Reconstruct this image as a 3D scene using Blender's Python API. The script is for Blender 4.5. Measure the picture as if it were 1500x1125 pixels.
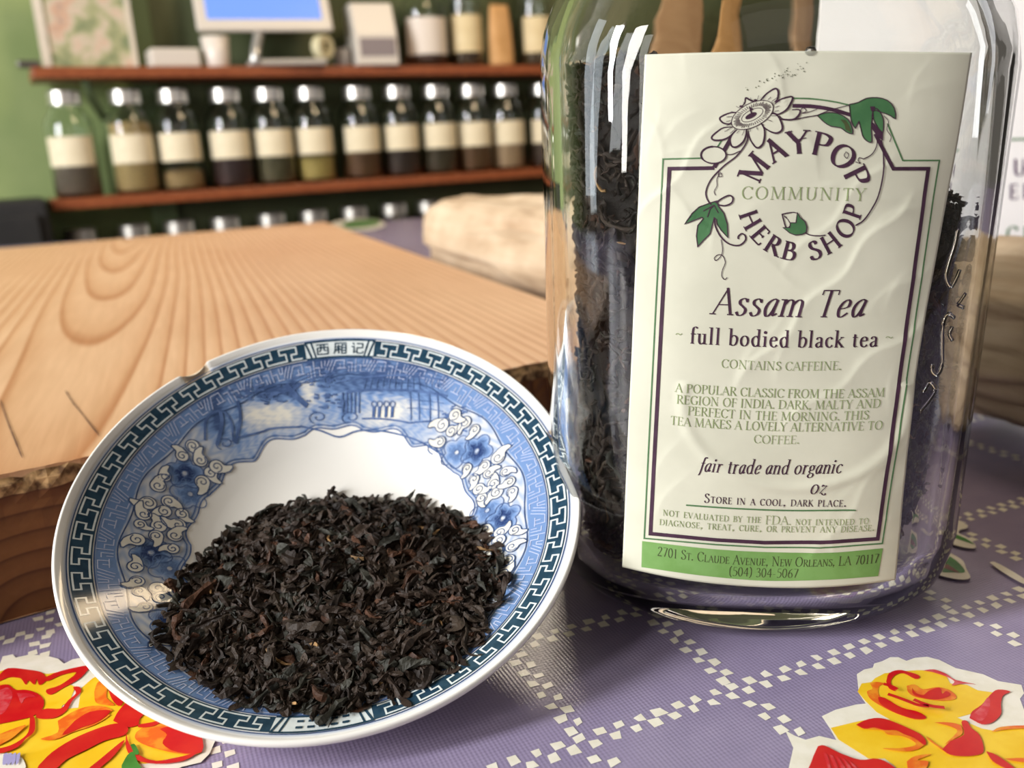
import bpy, bmesh, math, random
import numpy as np
from math import sin, cos, pi, radians, atan2, sqrt, hypot
from mathutils import Vector, Matrix, Quaternion
from mathutils.geometry import tessellate_polygon
random.seed(7)
rng = np.random.default_rng(11)
for o in list(bpy.data.objects):
    bpy.data.objects.remove(o)
S = bpy.context.scene
COL = S.collection
TZ = 0.75                      # height of the table top

# ------------------------------------------------------------------ camera
FPX = 1300.0
TH, RO = radians(14.9), radians(3.0)
CAM = np.array([0.0, 0.0, TZ + 0.125])
Fv = np.array([0, cos(TH), -sin(TH)])
_u0 = np.array([0, sin(TH), cos(TH)])
_r0 = np.array([1.0, 0, 0])
Rv = cos(RO) * _r0 - sin(RO) * _u0
Uv = cos(RO) * _u0 + sin(RO) * _r0
cd = bpy.data.cameras.new('camera')
cd.lens = 36.0 * FPX / 1500.0
cd.sensor_width = 36.0
cd.clip_start = 0.01
cd.clip_end = 30
cd.dof.use_dof = True
cd.dof.focus_distance = 0.205
cd.dof.aperture_fstop = cd.lens / 2.1
cam = bpy.data.objects.new('camera', cd)
COL.objects.link(cam)
M4 = Matrix(((Rv[0], Uv[0], -Fv[0], CAM[0]), (Rv[1], Uv[1], -Fv[1], CAM[1]), (Rv[2], Uv[2], -Fv[2], CAM[2]), (0, 0, 0, 1)))
cam.matrix_world = M4
S.camera = cam

# ------------------------------------------------------------------ light
S.view_settings.view_transform = 'Standard'
S.view_settings.look = 'None'
S.view_settings.gamma = 1.0
S.view_settings.use_curve_mapping = False
S.view_settings.exposure = 0.0
S.cycles.max_bounces = 16
S.cycles.transmission_bounces = 16
S.cycles.sample_clamp_indirect = 6.0
W = bpy.data.worlds.new('world')
S.world = W
W.use_nodes = True
W.node_tree.nodes['Background'].inputs[0].default_value = (1.0, 0.90, 0.78, 1)
W.node_tree.nodes['Background'].inputs[1].default_value = 0.095


def area(name, loc, target, sx, sy, power, color):
    ld = bpy.data.lights.new(name, 'AREA')
    ld.shape = 'RECTANGLE'
    ld.size, ld.size_y = sx, sy
    ld.energy = power
    ld.color = color
    o = bpy.data.objects.new(name, ld)
    COL.objects.link(o)
    o.location = loc
    o.rotation_euler = (Vector(target) - Vector(loc)).to_track_quat('-Z', 'Y').to_euler()
    return o


area('window_daylight', (-2.15, -0.52, 1.72), (0, 0.25, 0.8), 0.34, 1.25, 108, (0.95, 0.97, 1.0))
area('shopfront_daylight', (-1.85, -1.30, 1.55), (0.0, 0.25, 0.8), 0.30, 1.5, 38, (1.0, 0.97, 0.91))
area('front_fill_light', (0.9, -2.3, 2.0), (0.0, 0.4, 0.8), 2.0, 1.2, 3.5, (1.0, 0.93, 0.84))  # added soft fill from behind the camera, stands for no actual lamp
area('side_window_daylight', (-2.25, 0.30, 1.55), (0, 0.25, 0.85), 0.35, 1.7, 12, (0.86, 0.94, 1.0))
area('right_window_daylight', (2.1, 0.15, 1.5), (0, 0.3, 0.9), 0.3, 1.2, 5, (0.95, 0.97, 1.0))
area('pendant_light', (0.03, 1.25, 1.47), (0.0, 0.25, 0.75), 0.20, 0.13, 2.6, (1.0, 0.86, 0.68))
area('room_light', (0.55, 1.3, 2.3), (0.1, 2.5, 1.0), 0.7, 0.5, 18, (1.0, 0.76, 0.48))


# ------------------------------------------------------------------ rays through the photo
def rays(P):
    P = np.atleast_2d(np.asarray(P, float))
    d = Fv * FPX + (P[:, :1] - 750) * Rv + (562.5 - P[:, 1:2]) * Uv
    return d / np.linalg.norm(d, axis=1)[:, None]


def hitz(P, z):
    d = rays(P)
    return CAM + d * ((z - CAM[2]) / d[:, 2])[:, None]


def hitplane(P, p0, n):
    d = rays(P)
    n = np.asarray(n, float)
    t = ((np.asarray(p0) - CAM) @ n) / (d @ n)
    return CAM + d * t[:, None]


# ------------------------------------------------------------------ materials
def mat(name, color, rough=0.5, metal=0.0, spec=0.5, **kw):
    m = bpy.data.materials.new(name)
    m.use_nodes = True
    b = m.node_tree.nodes['Principled BSDF']
    b.inputs['Base Color'].default_value = (*color, 1)
    b.inputs['Roughness'].default_value = rough
    b.inputs['Metallic'].default_value = metal
    b.inputs['Specular IOR Level'].default_value = spec
    for k, v in kw.items():
        b.inputs[k.replace('_', ' ')].default_value = v
    m.diffuse_color = (*color, 1)
    return m


class NT:
    """small helper over a material's node tree"""
    def __init__(s, m):
        s.t = m.node_tree
        s.b = s.t.nodes['Principled BSDF']

    def n(s, typ, **kw):
        nd = s.t.nodes.new(typ)
        for k, v in kw.items():
            if k.startswith('i_'):
                key = k[2:].replace('_', ' ')
                nd.inputs[int(key) if key.isdigit() else key].default_value = v
            else:
                setattr(nd, k, v)
        return nd

    def l(s, a, b):
        s.t.links.new(a, b)

    def ramp(s, fac, stops):
        r = s.n('ShaderNodeValToRGB')
        e = r.color_ramp.elements
        while len(e) < len(stops):
            e.new(0.5)
        for k, (p, c) in enumerate(stops):
            e[k].position = p
            e[k].color = (*c, 1) if len(c) == 3 else c
        s.l(fac, r.inputs[0])
        return r.outputs[0]

    def mapped(s, coord='Object', scale=(1, 1, 1), rot=(0, 0, 0)):
        tc = s.n('ShaderNodeTexCoord')
        mp = s.n('ShaderNodeMapping')
        mp.inputs['Scale'].default_value = scale
        mp.inputs['Rotation'].default_value = rot
        s.l(tc.outputs[coord], mp.inputs[0])
        return mp.outputs[0]

    def noise(s, vec, scale, detail=4, rough=0.55, dist=0.0):
        nz = s.n('ShaderNodeTexNoise')
        nz.inputs['Scale'].default_value = scale
        nz.inputs['Detail'].default_value = detail
        nz.inputs['Roughness'].default_value = rough
        nz.inputs['Distortion'].default_value = dist
        if vec is not None:
            s.l(vec, nz.inputs['Vector'])
        return nz.outputs[0]

    def bump(s, h, strength=0.3, dist=0.001):
        bp = s.n('ShaderNodeBump')
        bp.inputs['Strength'].default_value = strength
        bp.inputs['Distance'].default_value = dist
        s.l(h, bp.inputs['Height'])
        s.l(bp.outputs[0], s.b.inputs['Normal'])
        return bp


def noisy(name, c1, c2, scale, rough=0.6, bump=0.0, bdist=0.001, coordscale=(1, 1, 1), spec=0.4, lo=0.35, hi=0.65):
    m = mat(name, c1, rough, spec=spec)
    q = NT(m)
    v = q.mapped(scale=coordscale)
    f = q.noise(v, scale)
    q.l(q.ramp(f, [(lo, c1), (hi, c2)]), q.b.inputs['Base Color'])
    if bump:
        q.bump(f, bump, bdist)
    return m


def colattr(name, rough=0.4, spec=0.5, attr='Col', **kw):
    m = mat(name, (0.5, 0.5, 0.5), rough, spec=spec, **kw)
    q = NT(m)
    a = q.n('ShaderNodeVertexColor', layer_name=attr)
    q.l(a.outputs[0], q.b.inputs['Base Color'])
    return m


def glass(name, color=(0.95, 0.97, 0.95), ior=1.48, rough=0.0):
    m = mat(name, color, rough, **{'Transmission_Weight': 1.0, 'IOR': ior})
    return m


# ------------------------------------------------------------------ objects
def obj(name, verts, faces, mats, parent=None, loc=None, smooth=False, midx=None, rot=None, local=False):
    """one mesh object; verts are given in world space unless local=True"""
    V = np.asarray(verts, float)
    if loc is not None and not local:
        V = V - np.asarray(loc, float)
    me = bpy.data.meshes.new(name)
    me.from_pydata(V.tolist(), [], [tuple(int(i) for i in f) for f in faces])
    ms = mats if isinstance(mats, (list, tuple)) else [mats]
    for m in ms:
        me.materials.append(m)
    if midx is not None:
        me.polygons.foreach_set('material_index', np.asarray(midx, np.int32))
    if smooth:
        me.polygons.foreach_set('use_smooth', np.ones(len(me.polygons), bool))
    me.update()
    o = bpy.data.objects.new(name, me)
    COL.objects.link(o)
    if loc is not None:
        o.location = loc
    if parent is not None:
        o.parent = parent
        if not local:                       # keep world placement
            o.matrix_parent_inverse = parent.matrix_basis.inverted()
    return o


def thing(name, loc=(0, 0, 0), rz=0.0):
    o = bpy.data.objects.new(name, None)
    o.empty_display_size = 0.02
    COL.objects.link(o)
    o.location = loc
    o.rotation_euler = (0, 0, rz)
    return o


def tag(o, label=None, cat=None, group=None, kind=None):
    for k, v in (('label', label), ('category', cat), ('group', group), ('kind', kind)):
        if v:
            o[k] = v
    return o


def setcol(me, cols, name='Col'):
    a = me.color_attributes.new(name, 'FLOAT_COLOR', 'POINT')
    c = np.ones((len(me.vertices), 4), np.float32)
    c[:, :3] = cols
    a.data.foreach_set('color', c.ravel())


def recalc(o):
    bm = bmesh.new()
    bm.from_mesh(o.data)
    bmesh.ops.recalc_face_normals(bm, faces=bm.faces)
    bm.to_mesh(o.data)
    bm.free()


def box(x0, x1, y0, y1, z0, z1):
    v = [(x, y, z) for x in (x0, x1) for y in (y0, y1) for z in (z0, z1)]
    f = [(0, 1, 3, 2), (4, 6, 7, 5), (0, 4, 5, 1), (2, 3, 7, 6), (0, 2, 6, 4), (1, 5, 7, 3)]
    return v, f


def bevel(o, w, seg=2):
    m = o.modifiers.new('bevel', 'BEVEL')
    m.width = w
    m.segments = seg
    m.limit_method = 'ANGLE'
    return o


def lathe(prof, n=32, cap0=False, cap1=False):
    """prof: list of (r, z); closed around z"""
    v, f = [], []
    for r, z in prof:
        for k in range(n):
            a = 2 * pi * k / n
            v.append((r * cos(a), r * sin(a), z))
    for i in range(len(prof) - 1):
        for k in range(n):
            k2 = (k + 1) % n
            f.append((i * n + k, i * n + k2, (i + 1) * n + k2, (i + 1) * n + k))
    if cap0:
        f.append(tuple(range(n))[::-1])
    if cap1:
        b = (len(prof) - 1) * n
        f.append(tuple(range(b, b + n)))
    return v, f


def tube(pts, rad, n=8):
    P = np.asarray(pts, float)
    R = np.broadcast_to(np.asarray(rad, float), (len(P),))
    T = np.gradient(P, axis=0)
    T /= np.linalg.norm(T, axis=1)[:, None] + 1e-12
    up = np.array([0, 0, 1.0]) if abs(T[0, 2]) < 0.9 else np.array([1.0, 0, 0])
    v, f = [], []
    for i in range(len(P)):
        a = np.cross(T[i], up)
        a /= np.linalg.norm(a) + 1e-12
        b = np.cross(a, T[i])
        for k in range(n):
            t = 2 * pi * k / n
            v.append(P[i] + R[i] * (cos(t) * a + sin(t) * b))
    for i in range(len(P) - 1):
        for k in range(n):
            k2 = (k + 1) % n
            f.append((i * n + k, i * n + k2, (i + 1) * n + k2, (i + 1) * n + k))
    f.append(tuple(range(n))[::-1])
    f.append(tuple(range((len(P) - 1) * n, len(P) * n)))
    return v, f


def join(parts):
    V, Fc, k = [], [], 0
    for v, f in parts:
        V.extend(v)
        Fc.extend(tuple(i + k for i in q) for q in f)
        k += len(v)
    return V, Fc


# ------------------------------------------------------------------ flat printing laid on a surface
def smooth(pts, n=6):
    """Catmull-Rom through pts"""
    P = np.asarray(pts, float)
    if len(P) < 3:
        return P
    Q = np.vstack([2 * P[0] - P[1], P, 2 * P[-1] - P[-2]])
    out = []
    for i in range(1, len(Q) - 2):
        a, b, c, d = Q[i - 1], Q[i], Q[i + 1], Q[i + 2]
        for t in np.linspace(0, 1, n, endpoint=False):
            out.append(0.5 * ((2 * b) + (c - a) * t + (2 * a - 5 * b + 4 * c - d) * t * t + (3 * b - 3 * c + d - a) * t ** 3))
    out.append(P[-1])
    return np.array(out)


class Print:
    """collects flat ink shapes in 2D and lays them on a surface through mp(points, layer)"""
    def __init__(s, mp, limit=1e9):
        s.mp, s.limit = mp, limit
        s.v, s.ly, s.f, s.m, s.n = [], [], [], [], 0

    def _add(s, P, faces, mi, layer):
        s.v.append(np.asarray(P, float))
        s.ly.append(np.full(len(P), float(layer)))
        s.f.extend(tuple(i + s.n for i in q) for q in faces)
        s.m.extend([mi] * len(faces))
        s.n += len(P)

    def stroke(s, P, w, mi=0, layer=1, close=False):
        P = np.asarray(P, float)
        if close:
            P = np.vstack([P, P[:1]])
        if len(P) < 2:
            return
        if s.limit < 1e8:
            out = [P[0]]
            wl = [0.0]
            for i in range(1, len(P)):
                k = max(1, int(np.ceil(np.linalg.norm(P[i] - P[i - 1]) / s.limit)))
                for j in range(1, k + 1):
                    out.append(P[i - 1] + (P[i] - P[i - 1]) * j / k)
                    wl.append(i - 1 + j / k)
            if np.ndim(w):
                w = np.interp(wl, np.arange(len(P)), w)
            P = np.array(out)
        d = np.diff(P, axis=0)
        d /= np.linalg.norm(d, axis=1)[:, None] + 1e-12
        nr = np.stack([-d[:, 1], d[:, 0]], 1)
        if close:
            a, b = np.vstack([nr[-1:], nr]), np.vstack([nr, nr[:1]])
        else:
            a, b = np.vstack([nr[:1], nr]), np.vstack([nr, nr[-1:]])
        mt = a + b
        den = 1 + (a * b).sum(1)
        mt = mt / np.maximum(den, 0.35)[:, None]
        hw = (np.broadcast_to(np.asarray(w, float), (len(P),)) / 2)[:, None]
        L, R = P + mt * hw, P - mt * hw
        n = len(P)
        s._add(np.vstack([L, R]), [(i, i + n, i + 1 + n, i + 1) for i in range(n - 1)], mi, layer)

    def poly(s, P, mi=0, layer=0):
        P = np.asarray(P, float)
        tr = tessellate_polygon([[Vector((x, y, 0)) for x, y in P]])
        V = [p for p in P]
        out, st = [], [tuple(t) for t in tr]
        mid = {}
        while st:
            t = st.pop()
            e = [(np.linalg.norm(V[t[i]] - V[t[(i + 1) % 3]]), i) for i in range(3)]
            L, i = max(e)
            if L <= s.limit:
                out.append(t)
                continue
            a, b, c = t[i], t[(i + 1) % 3], t[(i + 2) % 3]
            k = (min(a, b), max(a, b))
            if k not in mid:
                mid[k] = len(V)
                V.append((V[a] + V[b]) / 2)
            st += [(a, mid[k], c), (mid[k], b, c)]
        s._add(V, out, mi, layer)

    def quads(s, P, mi=0, layer=0):
        """P: (n,4,2)"""
        P = np.asarray(P, float)
        n = len(P)
        s._add(P.reshape(-1, 2), [(4 * i, 4 * i + 1, 4 * i + 2, 4 * i + 3) for i in range(n)], mi, layer)

    def result(s):
        return s.mp(np.vstack(s.v), np.concatenate(s.ly)), s.f, s.m


# ------------------------------------------------------------------ a serif alphabet drawn as pen strokes
# '|' separates strokes; ~ smooth, t thin, T light, o ellipse cx,cy,rx,ry, s serif at a stem end, d dot
GL = {
 'A': (74, "t6,0 37,100|34,100 68,0|t17,36 57,36|s6,0|s68,0"),
 'B': (62, "14,0 14,100|~14,99 36,98 48,88 48,70 38,57 16,53|~16,53 44,51 55,40 55,22 46,5 30,1 14,1|s10,0|s10,100"),
 'C': (72, "~66,78 56,94 40,100 22,92 9,68 9,36 22,8 40,0 56,5 67,20|t66,98 66,76"),
 'D': (80, "14,0 14,100|~14,99 40,98 62,86 71,62 71,38 62,14 40,2 14,1|s10,0|s10,100"),
 'E': (60, "14,0 14,100|t14,99 52,99|t14,52 44,52|t14,1 54,1|t52,100 53,82|t44,60 44,44|t54,0 57,20|s12,0|s12,100"),
 'F': (56, "14,0 14,100|t14,99 52,99|t14,52 44,52|t52,100 53,82|t44,60 44,44|s14,0|s12,100"),
 'G': (78, "~66,80 56,95 40,100 22,92 9,68 9,36 22,8 40,0 56,3 66,10|t66,98 66,78|66,4 66,40|s66,40"),
 'H': (82, "14,0 14,100|66,0 66,100|t14,52 66,52|s14,0|s14,100|s66,0|s66,100"),
 'I': (32, "15,0 15,100|s15,0|s15,100"),
 'J': (34, "~18,100 18,20 14,-4 4,-16|s18,100"),
 'K': (70, "14,0 14,100|t58,100 15,46|26,58 66,0|s14,0|s14,100|s58,100|s66,0"),
 'L': (58, "14,0 14,100|t14,1 53,1|t53,0 56,22|s12,0|s14,100"),
 'M': (98, "t12,0 16,100|15,100 48,4|t48,4 80,100|80,100 84,0|s12,0|s12,100|s84,0|s82,100"),
 'N': (84, "t14,0 14,100|13,100 68,2|t68,0 68,100|s14,0|s10,100|s68,100"),
 'O': (84, "o42,50,34,51"),
 'P': (60, "14,0 14,100|~14,99 36,98 51,90 53,73 48,56 34,48 14,47|s14,0|s12,100"),
 'Q': (84, "o42,50,34,51|~42,0 56,-16 80,-22"),
 'R': (68, "14,0 14,100|~14,99 36,98 49,90 51,75 46,60 32,52 14,51|30,50 64,0|s14,0|s12,100|s66,0"),
 'S': (56, "~46,82 40,95 28,100 14,93 11,77 20,62 36,50 48,36 48,15 37,1 24,-1 12,5 7,20|t46,100 46,80|t7,0 7,22"),
 'T': (66, "33,0 33,100|t6,99 60,99|t6,100 5,82|t60,100 61,82|s33,0"),
 'U': (78, "~14,100 14,34 20,8 38,-1 55,8 63,34 63,60|T63,50 63,100|s14,100|s63,100"),
 'V': (74, "6,100 37,0|t36,0 66,100|s8,100|s66,100"),
 'W': (104, "6,100 30,0|t29,0 52,100|50,100 75,0|t74,0 98,100|s8,100|s52,100|s98,100"),
 'X': (70, "8,100 62,0|t60,100 8,0|s9,100|s60,100|s8,0|s62,0"),
 'Y': (70, "6,100 34,46|t62,100 34,46|34,46 34,0|s8,100|s62,100|s34,0"),
 'Z': (64, "t8,99 58,99|57,100 7,0|t7,1 58,1|t8,100 7,80|t58,0 60,20"),
 'a': (50, "~9,48 16,60 27,62 36,55 38,42|38,46 38,10|~38,10 41,2 50,4|~38,36 18,28 9,16 13,3 24,0 38,12"),
 'b': (58, "13,0 13,105|~13,46 24,60 36,62 49,50 51,30 43,7 29,-1 13,6|s9,105"),
 'c': (48, "~43,50 36,60 26,62 13,52 8,31 14,9 27,-1 38,3 46,13"),
 'd': (60, "45,0 45,105|~45,48 34,62 22,60 10,46 9,24 18,3 30,-1 45,12|s41,105|s49,0"),
 'e': (50, "t10,36 43,38|~43,38 40,55 27,62 14,54 8,33 13,9 26,-1 37,2 46,13"),
 'f': (34, "16,0 16,78|~16,76 20,98 32,105 43,97|t4,60 34,60|s16,0"),
 'g': (50, "o24,42,15,19|~16,26 9,16 18,6 38,2 46,-9 40,-23 22,-29 8,-21 8,-10 18,2|t36,56 50,60"),
 'h': (60, "13,0 13,105|~13,42 24,58 35,62 45,54 46,38|46,42 46,0|s9,105|s13,0|s46,0"),
 'i': (30, "14,0 14,62|s10,62|s14,0|d14,88"),
 'k': (56, "13,0 13,105|t44,62 14,28|22,36 50,0|s9,105|s13,0|s50,0|s44,62"),
 'l': (30, "14,0 14,105|s10,105|s14,0"),
 'm': (90, "13,0 13,62|~13,42 23,58 33,62 42,54 43,38|43,42 43,0|~43,42 54,58 64,62 73,54 74,38|74,42 74,0|s9,62|s13,0|s43,0|s74,0"),
 'n': (60, "13,0 13,62|~13,42 24,58 35,62 45,54 46,38|46,42 46,0|s9,62|s13,0|s46,0"),
 'o': (58, "o29,30,21,32"),
 'p': (58, "13,-34 13,62|~13,46 24,60 36,62 49,50 51,30 43,7 29,-1 13,10|s9,62|s13,-34"),
 'r': (42, "13,0 13,62|~13,40 20,54 29,62 39,57|s9,62|s13,0"),
 's': (44, "~37,50 30,60 20,62 11,54 13,42 24,33 36,22 36,8 26,-1 15,0 7,12|t37,62 37,48"),
 't': (38, "~17,80 17,40 18,8 24,0 35,4|t4,60 34,60"),
 'u': (60, "~13,62 13,20 18,3 28,-1 44,12|44,0 44,62|s9,62|s40,62|s48,0"),
 'v': (54, "5,62 28,0|t27,0 48,62|s6,62|s48,62"),
 'y': (54, "5,62 28,0|~t48,62 26,-4 16,-28 5,-30|s6,62|s48,62"),
 'z': (46, "t6,60 40,60|39,61 6,1|t6,1 42,1"),
 '0': (56, "o28,48,20,50"), '1': (42, "22,0 22,96|t22,96 10,86|s22,0"),
 '2': (54, "~10,76 18,94 30,97 42,88 42,70 28,40 6,2|4,3 48,3"),
 '3': (52, "~8,84 20,97 34,94 40,78 32,60 18,54|~18,54 38,50 46,34 42,10 24,-2 6,6"),
 '4': (56, "38,0 38,98|T38,98 5,32|T5,32 52,32"), '5': (52, "t14,96 44,96|t14,96 12,58|~12,58 28,60 44,48 46,26 36,4 20,-2 6,6"),
 '6': (56, "~44,96 22,76 9,40 14,8 28,-2 44,8 47,28 38,50 24,54 11,40"), '7': (50, "t5,95 46,95|46,96 20,0"),
 '.': (24, "d12,6"), ',': (24, "d12,6|t14,4 8,-16"), '~': (56, "~8,38 18,52 30,44 40,36 50,50"),
 '-': (40, "t6,32 34,32"), '(': (34, "~28,108 12,78 12,16 28,-16"), ')': (34, "~6,108 22,78 22,16 6,-16"), ' ': (30, ""),
}
GI = {  # italic forms
 'a': (52, "~42,60 30,63 15,50 8,26 14,2 24,0 34,16 41,44|~43,62 38,20 40,2 52,10"),
 'e': (46, "~10,28 36,36 40,54 30,63 16,52 8,28 12,4 24,-1 42,14"),
 'f': (34, "~44,98 34,106 26,96 22,60 18,10 12,-24 2,-30|t6,60 38,60"),
 'z': (48, "~8,52 14,62 24,56 40,60|t40,60 8,4|~8,4 20,6 30,-4 44,-6 48,6"),
}


class Pen:
    def __init__(s, pr, bold=11.0, mi=0, layer=2):
        s.pr, s.bold, s.mi, s.layer = pr, bold, mi, layer

    def glyph(s, g, T, cap, bold=None):
        """T maps glyph units (x right, y up, cap=100) to 2D points"""
        bold = bold or s.bold
        k = cap / 100.0
        for st in g[1].split('|'):
            if not st:
                continue
            mul, sm = 1.0, False
            while st[0] in '~tT':
                if st[0] == '~':
                    sm = True
                elif st[0] == 't':
                    mul = 0.42
                else:
                    mul = 0.62
                st = st[1:]
            if st[0] == 's':
                x, y = map(float, st[1:].split(','))
                s.pr.stroke(T(np.array([(x - 11, y), (x + 11, y)])), 4.6 * k * (bold / 11) ** .5, s.mi, s.layer)
                continue
            if st[0] == 'd':
                x, y = map(float, st[1:].split(','))
                a = np.linspace(0, 2 * pi, 10)[:-1]
                s.pr.poly(T(np.stack([x + .85 * bold * np.cos(a), y + .85 * bold * np.sin(a)], 1)), s.mi, s.layer)
                continue
            if st[0] == 'o':
                cx, cy, rx, ry = map(float, st[1:].split(','))
                a = np.linspace(0, 2 * pi, 29)
                P = np.stack([cx + rx * np.cos(a), cy + ry * np.sin(a)], 1)
                sm = 'o'
            else:
                P = np.array([tuple(map(float, q.split(','))) for q in st.split()])
                if sm:
                    P = smooth(P, 5)
            d = np.gradient(P, axis=0)
            ang = np.arctan2(d[:, 1], d[:, 0])
            if sm:
                w = bold * (0.36 + 0.78 * np.abs(np.sin(ang - radians(12))) ** 1.5) * mul
            else:
                w = bold * 1.08 * mul * np.ones(len(P))
            s.pr.stroke(T(P), np.maximum(w, 3.2) * k, s.mi, s.layer)


def layout(text, small=0.0, italic=False, track=0.0):
    """-> list of (glyph, x, scale) and total width, in cap units of 100"""
    x, out = 0.0, []
    for ch in text:
        sc = 1.0
        if small and ch.islower():
            ch, sc = ch.upper(), small
        g = GI.get(ch) if italic else None
        g = g or GL[ch]
        out.append((g, x, sc))
        x += (g[0] + track) * sc
    return out, x - track

# ================================================================== THE ROOM
HD = radians(28.5)
su = np.array([cos(HD), sin(HD), 0.0])          # along the shelves
sw = np.array([-sin(HD), cos(HD), 0.0])         # into the wall
_r = rays([(110, 285)])[0]
SP0 = CAM + _r * (1.95 / (_r @ Fv))             # a point on the middle line of the shelves


def onshelf(px, py, off=0.0):
    """where the sight line through a photo point meets the shelf plane: (u, z)"""
    p = hitplane([(px, py)], SP0 + off * sw, sw)[0]
    return (p - SP0) @ su, p[2]


def sxyz(u, off, z):
    p = SP0 + u * su + off * sw
    return np.array([p[0], p[1], z])


def zlevel(pts, off):
    return float(np.mean([onshelf(x, y, off)[1] for x, y in pts]))


Z_UP = zlevel([(60, 97), (420, 97), (790, 95)], -0.075)
Z_MID = zlevel([(85, 288), (450, 268), (795, 249)], -0.075)
Z_LOW = zlevel([(115, 340), (330, 324), (578, 309)], 0.0) - 0.209

wall_green = noisy('green_wall_paint', (0.24, 0.31, 0.115), (0.28, 0.345, 0.135), 9, 0.55)
wall_dark = noisy('dark_olive_paint', (0.075, 0.095, 0.04), (0.105, 0.12, 0.055), 5, 0.6)
trim_green = noisy('trim_paint', (0.13, 0.19, 0.085), (0.16, 0.215, 0.10), 9, 0.5)
floor_mat = noisy('floor_boards', (0.20, 0.12, 0.07), (0.27, 0.17, 0.10), 3, 0.55, coordscale=(1, 12, 1))
shelf_wood = noisy('red_brown_shelf_wood', (0.22, 0.055, 0.018), (0.30, 0.085, 0.028), 6, 0.42, coordscale=(2, 20, 20))


def sbox(u0, u1, o0, o1, z0, z1):
    """box in shelf coordinates, as world vertices"""
    v, f = box(u0, u1, o0, o1, z0, z1)
    return [sxyz(*q) for q in v], f


def sobj(name, u, o, z, parts, m, parent=None, **kw):
    return obj(name, *parts, m, parent=parent, loc=sxyz(u, o, z), **kw)


v, f = sbox(-2.6, 3.4, 0.10, 0.20, 0.0, 3.0)
tag(obj('wall_back', v, f, wall_green), kind='structure')
UA = onshelf(236, 150, 0.09)[0]
v, f = sbox(UA, 3.4, 0.088, 0.0999, 0.0, 2.6)
tag(obj('wall_alcove', v, f, wall_dark), kind='structure')
UT = onshelf(222, 150, 0.08)[0]
v, f = sbox(UT - 0.035, UT + 0.022, 0.070, 0.0999, 0.0, 2.6)
tag(bevel(obj('trim_1', v, f, trim_green), 0.004), kind='structure')
v, f = box(-4.5, 4.5, -3.5, 5.5, -0.06, 0.0)
tag(obj('floor', v, f, floor_mat), kind='structure')

# shelves
for nm, z, px, lab in (('upper', Z_UP, (45, 100), 'reddish brown wall shelf carrying the tablet, the topmost of three'),
                       ('middle', Z_MID, (75, 295), 'reddish brown wall shelf under the full row of herb jars'),
                       ('lower', Z_LOW, (60, 400), 'reddish brown wall shelf lowest of three, behind the table edge')):
    u0 = onshelf(*px, -0.075)[0]
    v, f = sbox(u0, 2.3, -0.075, 0.0695, z - 0.023, z)
    sh = sobj('wall_shelf', u0, 0.0, z, (v, f), shelf_wood)
    bevel(sh, 0.003)
    tag(sh, lab, 'shelf', 'red brown wall shelves')
    if nm == 'upper':
        ub = onshelf(120, 112, 0.0)[0]
        P = [sxyz(ub, -0.045, z - 0.023), sxyz(ub + 0.012, 0.0, z - 0.06), sxyz(ub + 0.05, 0.066, z - 0.125)]
        v, f = tube(P, 0.009, 6)
        o = obj('shelf_bracket', v, f, trim_green, parent=sh)
        o['label'] = 'pale green slanting bracket'

# ------------------------------------------------------------------ herb jars
jar_glass = glass('clear_bottle_glass', (0.93, 0.96, 0.93))
lid_metal = mat('silver_lid_metal', (0.78, 0.74, 0.68), 0.34, 1.0)
cream = noisy('cream_label_paper', (0.74, 0.64, 0.44), (0.80, 0.70, 0.50), 40, 0.7)
JR = 0.0485


def jar_parts(root, r=JR, h=0.205, lab=(0.066, 0.127), face=0.0, lid=True, label=True, labcol=None):
    out = [(0.0, 0.0), (r * .9, 0.0), (r, 0.007), (r, h * .72), (r * .95, h * .79), (r * .68, h * .88), (r * .62, h * .91), (r * .62, h)]
    inn = [(r * .62 - .003, h), (r * .62 - .003, h * .91), (r * .68 - .003, h * .87), (r * .95 - .003, h * .78), (r - .003, h * .71), (r - .003, .009), (r * .85, .005), (0.0, .005)]
    v, f = lathe(out + inn, 40)
    o = obj('bottle', v, f, jar_glass, parent=root, local=True, smooth=True)
    bm = bmesh.new()
    bm.from_mesh(o.data)
    bmesh.ops.remove_doubles(bm, verts=bm.verts, dist=1e-6)
    bmesh.ops.recalc_face_normals(bm, faces=bm.faces)
    bm.to_mesh(o.data)
    bm.free()
    if lid:
        R = r * .62 + .003
        v, f = lathe([(0, h + .0165), (R - .003, h + .0165), (R, h + .014), (R, h - .012), (R + .001, h - .013), (R - .0012, h - .013), (R - .0012, h + .0005), (0, h + .0005)], 36)
        obj('lid', v, f, lid_metal, parent=root, local=True, smooth=False)
    if label:
        n = 24
        v, f = [], []
        for rr in (r + .0003, r + .0008):
            for z in lab:
                for k in range(n + 1):
                    a = face + radians(-62 + 124 * k / n)
                    v.append((rr * cos(a), rr * sin(a), z))
        N = n + 1
        for k in range(n):
            f.append((2 * N + k, 2 * N + k + 1, 3 * N + k + 1, 3 * N + k))
            f.append((k + 1, k, N + k, N + k + 1))
            f.append((k, k + 1, 2 * N + k + 1, 2 * N + k))
            f.append((N + k + 1, N + k, 3 * N + k, 3 * N + k + 1))
        f += [(0, 2 * N, 3 * N, N), (n, N + n, 3 * N + n, 2 * N + n)]
        obj('label', v, f, labcol or cream, parent=root, local=True, smooth=False)
    return root


def copytree(o, loc):
    c = o.copy()
    COL.objects.link(c)
    c.location = loc
    for ch in o.children:
        d = ch.copy()
        COL.objects.link(d)
        d.parent = c
    return c


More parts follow.
